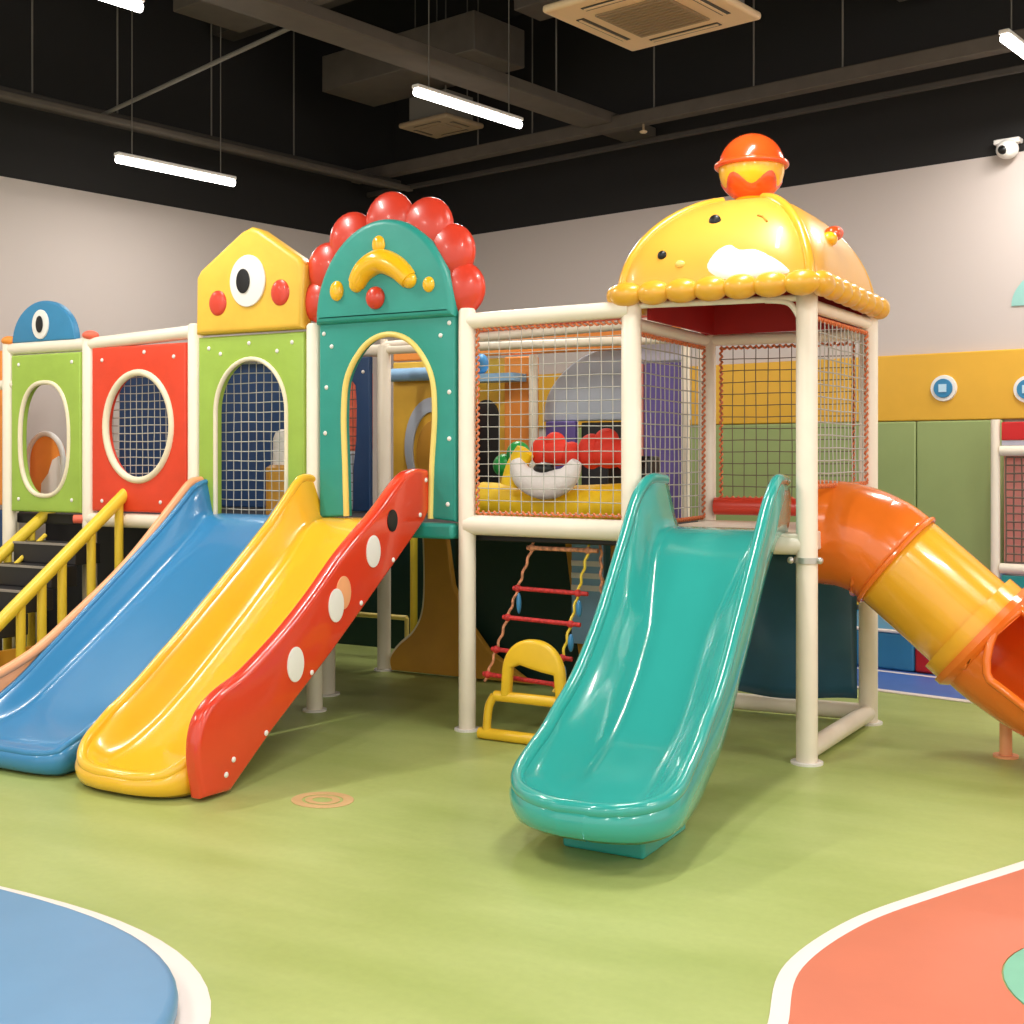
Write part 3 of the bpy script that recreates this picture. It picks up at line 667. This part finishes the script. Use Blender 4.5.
for j in range(13):
    row = []
    for i in range(N+1):
        u = i/N; v = j/12
        x = BL[0]+.03+(BR[0]-BL[0]-.09)*u; y = BL[1]+(BR[1]-BL[1])*u - .02 - .05*math.sin(PI*u)*math.sin(PI*v)*(1.4-v) + .008*math.sin(9*u+4*v)
        row.append(bm.verts.new((x, y, .13+.89*v+.015*math.cos(2*PI*u))))
    rows.append(row)
for j in range(12):
    for i in range(N): bm.faces.new((rows[j][i], rows[j][i+1], rows[j+1][i+1], rows[j+1][i]))
o = build('sheet', bm, 'tarp', t); s = o.modifiers.new('s', 'SOLIDIFY'); s.thickness = .01
build('top_strap', tubem([(BL[0]+.06, BL[1]-.03, 1.04), (BR[0]-.06, BR[1]-.03, 1.04)], .025, seg=10), 'black', t, label='black strap at the top')

# ---- dome roof
DX, DY, HX, HY, Z0, DH = -2.31, 6.86, .565, .68, 2.45, .565
def dome_pt(a, h, k=1.0):
    s = (1-h**2.1)**.56*.84 + .16
    if h >= .999: s = .16
    e = 9 - 5.5*h
    c, d = math.cos(a), math.sin(a)
    r = (abs(c)**e+abs(d)**e)**(-1/e)
    return Vector((DX+HX*s*r*c*k, DY+HY*s*r*d*k, Z0+DH*h))
roof = thing('duck_dome', (DX, DY, 2.42), 'yellow duck-faced dome roof on the tower with scalloped edge', 'roof')
def dome_surf(k, flip=False, h0=0):
    bm = bmesh.new(); NA, NH = 96, 24; rr = []
    for j in range(NH+1):
        h = math.sin(j/NH*PI/2)
        rr.append([bm.verts.new(dome_pt(2*PI*i/NA, h, k)-Vector((0, 0, (1-k)*.6*h))) for i in range(NA)])
    for j in range(NH):
        for i in range(NA): bm.faces.new((rr[j][i], rr[j][(i+1) % NA], rr[j+1][(i+1) % NA], rr[j+1][i]))
    bm.faces.new(rr[-1]); return bm
build('shell', dome_surf(1.0), 'dome_yellow', roof)
build('lining', dome_surf(.955), 'lining', roof, label='dark red inner lining')
for x0, x1, y0, y1 in ((BL[0], BR[0], BL[1]-.10, BL[1]-.08), (FL[0]+.05, FL[0]+.07, FL[1]+.1, BL[1]-.08), (FR[0]-.07, FR[0]-.05, FR[1]+.1, BR[1]-.15)):
    build('valance', boxm(x0, x1, y0, y1, 2.325, 2.50), 'lining', roof, label='dark red valance inside the roof')
for ang in (PI/4, 3*PI/4, 5*PI/4, 7*PI/4):
    a = math.atan2(math.sin(ang), math.cos(ang))
    pts = [dome_pt(a, math.sin(j/16*PI/2)*.99) for j in range(17)]
    build('corner_rib', tubem(pts, .028, seg=10), 'fringe_yellow', roof)
def fringe(p, q, n):
    for i in range(n):
        c = Vector(p).lerp(Vector(q), (i+.5)/n); d = (Vector(q)-Vector(p))/n
        lx = abs(d.x)*.54+.05*(abs(d.y) > abs(d.x)); ly = abs(d.y)*.54+.05*(abs(d.x) > abs(d.y))
        build('scallop', ballm(c, max(lx*1.12, .06), max(ly*1.12, .06), .066, seg=18, ring=12), 'fringe_yellow', roof)
e0, e1, f0, f1 = DX-HX+.015, DX+HX+.01, DY-HY-.01, DY+HY+.01
fringe((e0, f0, 2.45), (e1, f0, 2.45), 7); fringe((e1, f0, 2.45), (e1, f1, 2.45), 8); fringe((e1, f1, 2.45), (e0, f1, 2.45), 7); fringe((e0, f1, 2.45), (e0, f0, 2.45), 8)
def on_dome(u, h, out=0.0):
    """point on the front face, u = -1..1 across"""
    best = None
    for i in range(200):
        a = PI*1.5 + (i/199-.5)*PI*.62
        p = dome_pt(a, h); s = (p.x-DX)/HX
        if best is None or abs(s-u) < best[0]: best = (abs(s-u), p)
    return best[1]+Vector((0, -out, 0))
def decal_dome(pts, name, m, out=.006, lab=None):
    """patch that follows the front of the roof: pts = (u,h) outline"""
    bm = bmesh.new(); n = len(pts)
    cu = sum(p[0] for p in pts)/n; ch = sum(p[1] for p in pts)/n
    rings = []
    for k in range(1, 7):
        f = k/6; o_ = out if k < 6 else -.004
        rings.append([bm.verts.new(on_dome(cu+(u-cu)*f, ch+(h-ch)*f, o_)) for u, h in pts])
    c = bm.verts.new(on_dome(cu, ch, out))
    for i in range(n): bm.faces.new((c, rings[0][i], rings[0][(i+1) % n]))
    for k in range(5):
        for i in range(n): bm.faces.new((rings[k][i], rings[k+1][i], rings[k+1][(i+1) % n], rings[k][(i+1) % n]))
    return build(name, bm, m, roof, label=lab)
cl = [(p.x, p.y) for p in smoothpts([(-.05, .2, 0), (.02, .36, 0), (.15, .42, 0), (.26, .36, 0), (.42, .35, 0), (.56, .28, 0), (.68, .2, 0), (.78, .1, 0), (.6, .08, 0), (.35, .06, 0), (.1, .08, 0)], 4, True)]
decal_dome(cl, 'muzzle_patch', 'white')
for u, h, r in ((-.05, .68, .034), (-.5, .36, .026)):
    q = on_dome(u, h); build('eye', ballm(q, r, .018, r), 'black', roof)
q = on_dome(-.3, .26); build('nose_dot', ballm(q, .026, .015, .02), 'rim_yellow', roof)
q0 = [on_dome(u, h, .004) for u, h in ((.36, .70), (.42, .68), (.47, .62))]; build('wink_line', tubem(q0, .006, seg=6), 'ochre', roof)
build('side_flower', ballm((DX-HX*.82, DY-.35, 2.78), .045, .045, .045), 'coral', roof, label='small coral knob on left edge')
for dx, dz, m in ((0, 0, 'gloss_yellow'), (.03, .04, 'gloss_orange'), (.05, .05, 'coral')):
    s_ = dome_pt(math.radians(-8), .52); build('side_knob', ballm((s_.x, s_.y-.1+dx*2.4, s_.z+dz), .045, .05, .04), m, roof)

# ---- ball on top
fin = thing('roof_ball', (DX, DY, 3.02), 'orange and yellow ball with rimmed cap on top of the duck-faced roof', 'ball ornament')
BZ = 3.2
def lathe(prof, c, seg=40):
    bm = bmesh.new(); rr = []
    for r, z in prof: rr.append([bm.verts.new((c[0]+r*math.cos(2*PI*i/seg), c[1]+r*math.sin(2*PI*i/seg), z)) for i in range(seg)])
    for j in range(len(rr)-1):
        for i in range(seg): bm.faces.new((rr[j][i], rr[j][(i+1) % seg], rr[j+1][(i+1) % seg], rr[j+1][i]))
    bm.faces.new(rr[-1]); bm.faces.new(list(reversed(rr[0]))); return bm
build('lower_bowl', lathe([(.10, BZ-.17)]+[(.185*math.cos(a), BZ+.01+.185*math.sin(a)) for a in [math.radians(x) for x in range(-62, 6, 6)]], (DX, DY)), 'gloss_yellow', fin)
build('cap', lathe([(.18, BZ+.02)]+[(.187*math.cos(a), BZ+.02+.19*math.sin(a)) for a in [math.radians(x) for x in range(0, 88, 6)]], (DX, DY)), 'gloss_orange', fin)
build('cap_rim', tubem([(DX+.195*math.cos(a), DY+.195*math.sin(a), BZ+.03) for a in [2*PI*i/40 for i in range(40)]], .017, seg=10, closed=True), 'gloss_orange', fin)
# wavy orange lower coat following the bowl
bm = bmesh.new(); seg = 96; rr = []
for j in range(9):
    row = []
    for i in range(seg):
        a = 2*PI*i/seg; top = -24-12*math.cos(5*(a+1.24))
        el = math.radians(-64+(top+64)*j/8); r = .190 if j < 8 else .184
        row.append(bm.verts.new((DX+r*math.cos(el)*math.cos(a), DY+r*math.cos(el)*math.sin(a), BZ+.01+r*math.sin(el))))
    rr.append(row)
for j in range(8):
    for i in range(seg): bm.faces.new((rr[j][i], rr[j][(i+1) % seg], rr[j+1][(i+1) % seg], rr[j+1][i]))
build('wavy_coat', bm, 'gloss_orange', fin)

# ================================================================== SLIDES
def interp(tab, s):
    if s <= tab[0][0]: return tab[0][1]
    for (a, u), (b_, v) in zip(tab, tab[1:]):
        if s <= b_:
            k = (s-a)/(b_-a); k = k*k*(3-2*k) if False else k
            return u+(v-u)*k
    return tab[-1][1]
def make_slide(root, bed, half, rimz, xc, end_r, m, rim_m=None, rim_r=.03, wallw=.13, skirt=None, eps=2.2, thick=.03, tipz=None, left_only_rim=False):
    """bed: (y,z) from top to tip; half: (y,hw); rimz: (y,height above bed); xc: (y, centre x)"""
    P = [(p.y, p.z) for p in smoothpts([(0, y, z) for y, z in bed], 10)]
    Ls = [0]
    for a, b_ in zip(P, P[1:]): Ls.append(Ls[-1]+math.hypot(b_[0]-a[0], b_[1]-a[1]))
    T = Ls[-1]
    def at(s):
        s = max(0, min(T, s))
        for i in range(len(Ls)-1):
            if s <= Ls[i+1]+1e-9:
                k = (s-Ls[i])/(Ls[i+1]-Ls[i]); return (P[i][0]+(P[i+1][0]-P[i][0])*k, P[i][1]+(P[i+1][1]-P[i][1])*k)
        return P[-1]
    svals = [(T-end_r)*i/44 for i in range(44)] + [T-end_r+end_r*math.sin(i/16*PI/2*.93) for i in range(17)]
    def hw(s, y):
        w_ = interp(half, -y)
        if s > T-end_r: w_ *= max(0.02, (1-((s-(T-end_r))/end_r)**eps))**(1/eps)
        return w_
    outl = []
    for s in svals:
        y, z = at(s); outl.append((hw(s, y), s))
    lw, ls = outl[-1]
    endpts = [(lw*q/8, ls) for q in range(8)]
    outl += endpts
    nU = 36; rows = []; bm = bmesh.new()
    usamp = [math.sin((i/nU-.5)*PI) for i in range(nU+1)]
    for s in svals:
        y, z = at(s); w_ = hw(s, y); row = []
        for u in usamp:
            xx = u*w_
            d = min(math.hypot(abs(xx)-ox, s-oy) for ox, oy in outl)
            k = max(0, 1-d/(wallw*interp([(-6.4, .42), (-6.1, .5), (-5.7, 1.0)], -y))); k = k*k*(3-2*k)*.75+.25*k
            hgt = interp(rimz, -y)
            row.append(bm.verts.new((interp(xc, -y)+xx, y, z+hgt*k)))
        rows.append(row)
    for j in range(len(rows)-1):
        for i in range(nU): bm.faces.new((rows[j][i], rows[j][i+1], rows[j+1][i+1], rows[j+1][i]))
    edge = [r[0].co.copy() for r in rows] + [v.co.copy() for v in rows[-1][1:-1]] + [r[-1].co.copy() for r in reversed(rows)]
    # outer skirt: a softly bulged band that hangs from the edge and follows the underside
    vs_top = [r[0] for r in rows] + rows[-1][1:-1] + [r[-1] for r in reversed(rows)]
    bedtab = [(-p[0], p[1]) for p in P]; n_ = len(vs_top); nr = len(rows)
    cpos = [v.co.copy() for v in vs_top]
    nrm = []
    for i in range(n_):
        j0, j1 = max(0, i-3), min(n_-1, i+3)
        t_ = cpos[j1]-cpos[j0]; t_.z = 0
        t_ = t_.normalized() if t_.length > 1e-6 else Vector((1, 0, 0))
        nrm.append(Vector((t_.y, -t_.x, 0)))
    if nrm[10].x > 0: nrm = [-q for q in nrm]
    prev = vs_top
    for lev, (f, off) in enumerate(((.12, .018), (.35, .028), (.6, .024), (.85, .010), (1.0, -.02))):
        cur = []
        for i in range(n_):
            y = cpos[i].y; bz = interp(bedtab, -y)
            sk = skirt(y, bz) if skirt else bz-.04
            lowz = min(sk, cpos[i].z-.02)
            q = cpos[i]+nrm[i]*off; q.z = cpos[i].z+(lowz-cpos[i].z)*f
            cur.append(bm.verts.new(q))
        for i in range(n_-1): bm.faces.new((prev[i], cur[i], cur[i+1], prev[i+1]))
        prev = cur
    # rolled lip
    body = build('chute', bm, m, root, angle=60)
    sm = body.modifiers.new('s', 'SOLIDIFY'); sm.thickness = .012; sm.offset = 0
    ed = [e for i, e in enumerate(edge) if i == 0 or (e-edge[i-1]).length > .012]
    ed2 = []
    for e in ed:
        if not ed2 or (e-ed2[-1]).length > .012: ed2.append(e)
    build('rolled_rim', tubem(ed2, rim_r, seg=14), rim_m or m, root, angle=80)
    return P
# yellow slide with red side board
ys = thing('slide', (-4.46, 5.2, 0), 'yellow wide slide with red board on its right side', 'slide')
bedY = [(6.18, 1.20), (6.02, 1.18), (5.85, 1.07), (5.3, .66), (4.85, .34), (4.6, .19), (4.40, .11), (4.15, .06)]
make_slide(ys, bedY, [(-6.2, .385), (-5.9, .38), (-4.9, .345), (-4.2, .35)], [(-6.2, .22), (-6.0, .27), (-5.7, .22), (-5.2, .22), (-4.8, .22), (-4.6, .20), (-4.45, .18), (-4.32, .12), (-4.2, .05), (-4.1, .025)],
           [(-6.2, -4.487), (-4.9, -4.48), (-4.2, -4.465)], .22, 'slide_yellow', rim_r=.026, skirt=lambda y, bz: max(.015, bz-.035 if y > 4.75 else .015+(y-4.4)*.5), eps=2.6)
top = [(6.12, 1.50), (6.0, 1.505), (5.86, 1.46), (5.62, 1.28), (5.32, 1.08), (5.07, .88), (4.83, .71), (4.56, .555), (4.37, .48), (4.25, .38), (4.215, .22), (4.25, .02)]
bot = [(4.44, .012), (4.74, .24), (5.2, .55), (5.84, 1.02), (6.08, 1.20), (6.14, 1.28)]
rl_ = [(p.x, p.y) for p in smoothpts([(y, z, 0) for y, z in top], 5)] + bot
sb = build('side_board', plate([rl_], .09, .028, YZ, -4.055, res=4), 'slide_red', ys, label='red glossy side board')
build('hole_shade_disc', plate([ell(5.74, 1.22, .048, .062, 24)], .006, .0015, YZ, -4.007), 'black', sb, label='black disc painted for the shade inside a round hole')  # flat black disc on the solid board; its colour stands for the hole's shade
for y, z in ((5.56, 1.06), (5.23, .80), (4.90, .54)):
    build('porthole', plate([ell(y, z, .064, .088, 28)], .006, .0015, YZ, -4.007), 'white', sb, label='cream disc')
build('porthole', plate([ell(5.295, .86, .064, .088, 28)], .004, .001, YZ, -4.009), 'peach', sb, label='orange crescent behind cream disc')
for y, z in ((6.08, 1.44), (6.02, 1.24), (5.45, .79), (5.03, .48), (4.68, .24), (4.45, .16), (5.75, 1.0), (4.40, .10)): build('bolt', ballm((-4.008, y, z), .006, .014, .014, seg=10, ring=6), 'white', sb)
# blue slide
bs = thing('slide', (-5.35, 5.2, 0), 'blue slide with peach edge at left of the yellow one', 'slide')
bedB = [(6.18, 1.20), (6.02, 1.18), (5.85, 1.06), (5.3, .66), (4.9, .38), (4.65, .22), (4.45, .15), (4.20, .11)]
make_slide(bs, bedB, [(-6.2, .41), (-5.9, .40), (-4.9, .41), (-4.2, .42)], [(-6.2, .22), (-6.0, .20), (-5.7, .16), (-5.2, .14), (-4.8, .12), (-4.6, .10), (-4.4, .06), (-4.2, .0)],
           [(-6.2, -5.34), (-4.2, -5.36)], .12, 'slide_blue', rim_r=.02, skirt=lambda y, bz: max(.012, bz-.10 if y > 4.75 else .012), eps=4)
edge = smoothpts([(-5.775, 6.1, 1.42), (-5.775, 6.0, 1.40), (-5.775, 5.85, 1.27), (-5.78, 5.47, .93), (-5.785, 5.08, .66), (-5.79, 4.77, .47), (-5.80, 4.4, .33), (-5.8, 4.25, .22)], 6)
build('edge_trim', tubem(edge, .028, seg=10), 'peach', bs)
sd = [(p.y, p.z) for p in edge] + [(4.3, .01), (4.6, .01), (5.3, .5), (6.1, 1.1)]
build('side_board', plate([sd], .03, .006, YZ, -5.80), 'peach', bs)
# teal slide
ts = thing('slide', (-2.25, 5.3, 0), 'teal slide with round scoop end running down from the tower', 'slide')
bedT = [(6.42, 1.19), (6.24, 1.18), (6.08, 1.09), (5.85, .87), (5.5, .53), (5.2, .31), (4.9, .20), (4.6, .17), (4.38, .17), (4.21, .185)]
make_slide(ts, bedT, [(-6.4, .34), (-6.1, .36), (-5.5, .345), (-4.9, .35), (-4.1, .35)], [(-6.4, .26), (-6.2, .28), (-6.05, .285), (-5.9, .27), (-5.5, .26), (-5.2, .24), (-5.0, .22), (-4.7, .17), (-4.4, .10), (-4.1, .05)],
           [(-6.4, -2.32), (-6.0, -2.31), (-5.0, -2.235), (-4.1, -2.10)], .36, 'slide_teal', rim_r=.03, wallw=.2, skirt=lambda y, bz: max(bz-.05, .125), eps=2.1)
build('foot_block', boxm(-2.31, -1.95, 4.50, 4.95, 0.0, .15), 'slide_teal', ts, bevel=.015)

# ---- tube slide
tb = thing('tube_slide', (-1.2, 6.95, 0), 'orange and yellow tube slide leaving the tower to the right', 'tube slide')
TR = .29
cen = smoothpts([(-1.98, 6.92, 1.16), (-1.86, 6.92, 1.155), (-1.76, 6.92, 1.14), (-1.64, 6.93, 1.095), (-1.52, 6.93, 1.015), (-1.10, 6.95, .65), (-.96, 6.93, .54), (-.65, 6.80, .40), (-.2, 6.45, .36)], 10)
def seg_of(x0, x1, k=1.0):
    return [p for p in cen if x0-.001 <= p.x <= x1+.001]
def tseg(name, x0, x1, r, m, lab=None, parent=None):
    pts = seg_of(x0, x1); bm = tubem(pts, r, seg=48, cap=False)
    o = build(name, bm, m, parent or tb, label=lab); s = o.modifiers.new('s', 'SOLIDIFY'); s.thickness = .015; s.offset = -1
    return o
el = tseg('elbow', -1.98, -1.515, TR, 'tube_orange', 'orange elbow section')
tseg('straight', -1.53, -1.10, TR-.006, 'tube_yellow', 'yellow straight section')
for x in (-1.515,):
    p = min(cen, key=lambda q: abs(q.x-x)); i = cen.index(p); tdir = (cen[min(i+1, len(cen)-1)]-cen[i-1]).normalized()
    u = tdir.cross(Vector((0, 1, 0))).normalized(); v = tdir.cross(u)
    build('ridge', tubem([p+(u*math.cos(2*PI*k/48)+v*math.sin(2*PI*k/48))*(TR+.004) for k in range(48)], .014, seg=8, closed=True), 'tube_orange', el)
p = min(cen, key=lambda q: abs(q.x+1.12)); i = cen.index(p); tdir = (cen[i+1]-cen[i-1]).normalized()
build('collar', tubem([p-tdir*.03, p+tdir*.05], TR+.03, seg=48, cap=True), 'tube_yellow', tb, label='yellow joint collar')
build('flange', tubem([p+tdir*.05, p+tdir*.085, p+tdir*.12], [TR+.05, TR+.05, TR+.02], seg=48, cap=True), 'tube_orange', tb)
# open exit: half tube with oval cut on the camera side
bm = bmesh.new(); pts = [q for q in cen if q.x > p.x+.05]
rows = []
for i, q in enumerate(pts):
    td = (pts[min(i+1, len(pts)-1)]-pts[max(i-1, 0)]).normalized(); u = Vector((0, -1, 0)); u = (u-td*u.dot(td)).normalized(); v = td.cross(u); v = v if v.z > 0 else -v
    op = max(0, min(1, (q.x+1.02)/.14)); w0 = math.radians(5+20*0); row = []
    a0 = math.radians(62); a1 = a0-math.radians(1+78*math.sin(op*PI/2))
    # opening spans angles a1..a0 (0 = towards camera, 90 = up)
    for k in range(41):
        a = a0+(2*PI-(a0-a1))*k/40
        row.append(bm.verts.new(q+(u*math.cos(a)+v*math.sin(a))*(TR+.012)))
    rows.append(row)
for j in range(len(rows)-1):
    for k in range(40): bm.faces.new((rows[j][k], rows[j][k+1], rows[j+1][k+1], rows[j+1][k]))
lip = [r[0].co.copy() for r in reversed(rows)] + [r[-1].co.copy() for r in rows]
ex = build('exit_chute', bm, 'tube_orange', tb, label='orange open-sided exit section'); s = ex.modifiers.new('s', 'SOLIDIFY'); s.thickness = .02; s.offset = -1
build('opening_lip', tubem(lip, .022, seg=10), 'tube_orange', ex)
lg = build('leg', tubem([(-.97, 6.99, .01), (-.97, 6.99, .24)], .032, seg=16), 'peach', tb)
build('base_plate', tubem([(-.97, 6.99, 0), (-.97, 6.99, .012)], .065, seg=20), 'peach', lg)

# ================================================================== STAIRS AND RAILS (left)
st = thing('staircase', (-7.1, 5.6, 0), 'dark padded stairs climbing to the deck at left between yellow rails', 'stairs')
for i in range(7):
    y1 = 6.12-.20*i; z = .98-.14*i
    f = build('step', boxm(-7.34, -6.72, y1-.22, y1, max(.0, z-.14), z), 'step', st, bevel=.008)
    build('nosing', boxm(-7.34, -6.72, y1-.226, y1-.20, z-.010, z+.004), 'step_edge', f, label='pale step edge')
build('side_board', boxm(-6.70, -6.67, 4.9, 6.05, .02, .35), 'ochre', st)
def stair_rail(x, p0, p1, posts_y, r, label, w_=.03):
    t = thing('handrail', (x, (p0[0]+p1[0])/2, 0), label, 'handrail', 'yellow stair handrails')
    build('rail', tubem([(x, p0[0], p0[1]), (x, p1[0], p1[1])], r, seg=14), 'yellow_rail', t)
    for y in posts_y:
        z = p0[1]+(p1[1]-p0[1])*(y-p0[0])/(p1[0]-p0[0])
        build('baluster', tubem([(x, y, .02), (x, y, z-.01)], w_, seg=10), 'yellow_rail', t)
stair_rail(-6.50, (6.20, 1.37), (4.7, .24), (6.08, 5.84, 5.6, 5.44, 5.28, 5.05, 4.88), .042, 'right yellow handrail of the stairs, beside the blue slide')
stair_rail(-7.40, (6.30, 1.21), (4.9, .22), (6.10, 5.90, 5.7, 5.5, 5.2), .042, 'left yellow handrail of the stairs at the photo edge')
tag(build('low_rail', tubem([(-7.25, 6.1, 1.02), (-7.25, 5.2, .35)], .016, seg=8), 'yellow_rail'), 'thin yellow inner rail low over the dark steps', 'handrail')
# bits at the far left edge
tag(build('far_post', tubem([(-8.10, 6.5, .0), (-8.10, 6.5, 2.42)], .05), 'rim_cream'), 'cream post at the left photo edge behind the frame', 'post')
tag(build('playhouse_board', boxm(-8.9, -8.22, 6.5, 6.55, 1.2, 2.4), 'orange_pad', None, bevel=.01), 'orange panel sliver at the left photo edge', 'play panel')
tag(build('playhouse_board', boxm(-8.9, -8.22, 6.5, 6.55, .0, 1.16), 'navy_pad', None, bevel=.01), 'navy panel sliver low at the left photo edge', 'play panel')
tag(build('green_block', boxm(-8.6, -7.72, 5.3, 5.9, .0, .3), 'teal_pad', None, bevel=.03), 'dark teal foam block beside the stairs, left edge', 'foam block')

# ================================================================== ROPE LADDER AND YELLOW HOOP
t = thing('rope_ladder', (-3.3, 6.2, .4), 'rope ladder with red rungs hanging from the deck rail', 'rope ladder')
Ltop, Lbot = Vector((-3.40, 6.3, 1.12)), Vector((-3.62, 6.1, .30)); Rtop, Rbot = Vector((-3.05, 6.3, 1.12)), Vector((-3.18, 6.1, .28))
def twist(a, b_, m):
    n = 60; d = b_-a
    build('rope', tubem([a+d*(i/n)+Vector((math.cos(i*1.1), math.sin(i*1.1), 0))*.005 for i in range(n+1)], .008, seg=6), m, t)
twist(Ltop, Lbot, 'rope_mix'); twist(Rtop, Rbot, 'yellow_rail'); twist(Vector((-3.01, 6.34, 1.12)), Vector((-2.98, 6.3, .3)), 'rope_mix')
for k, m in ((.08, 'rope_mix'), (.36, 'rope_red'), (.56, 'rope_red'), (.78, 'rope_red'), (.95, 'rope_red')):
    p = Ltop.lerp(Lbot, k); q = Rtop.lerp(Rbot, k); e = (q-p).normalized()*.03
    build('rung', tubem([p-e, q+e*2], .013, seg=10), m, t)
    for c in (p, q): build('knot', ballm(c, .022, .022, .022, seg=12, ring=8), m, t)
for k in (.46, .68, .88): build('rope_clip', ballm(Rtop.lerp(Rbot, k)+Vector((.03, 0, 0)), .018, .018, .05, seg=10, ring=8), 'slide_blue', t)
build('rope_clip', ballm(Ltop.lerp(Lbot, .46)+Vector((.04, 0, 0)), .015, .015, .06, seg=10, ring=8), 'slide_blue', t)

t = thing('step_hoop', (-3.35, 5.95, 0), 'yellow plastic hoop-backed step standing between frame post and teal slide', 'play step')
hy = 6.02
hx = lambda x: x*.9-.285
o1 = ell(-3.31, .36, .215, .215, 24, 0, PI, 2.2)
ih = [(-3.15, .24), (-3.165, .39), (-3.25, .40), (-3.33, .415), (-3.40, .43), (-3.455, .41), (-3.47, .24)]
outl = [(-3.535, .24)]+list(reversed(o1))+[(-3.085, .24)]+ih
build('hoop_back', plate([[(hx(x), z) for x, z in outl]], .06, .022, XZ, hy, res=4), 'hoop_yellow', t)
build('cross_bar', tubem([(hx(-3.58), hy, .245), (hx(-3.07), hy, .245)], .03), 'hoop_yellow', t)
build('leg', tubem(smoothpts([(hx(-3.585), hy, .245), (hx(-3.62), hy-.01, .18), (hx(-3.63), hy-.02, .05)], 5), .024), 'hoop_yellow', t)
build('leg', tubem(smoothpts([(hx(-3.08), hy, .245), (hx(-3.08), hy-.01, .18), (hx(-3.09), hy-.02, .05)], 5), .024), 'hoop_yellow', t)
build('foot_bar', tubem([(hx(-3.68), hy-.02, .033), (hx(-3.05), hy-.02, .033)], .032), 'hoop_yellow', t)
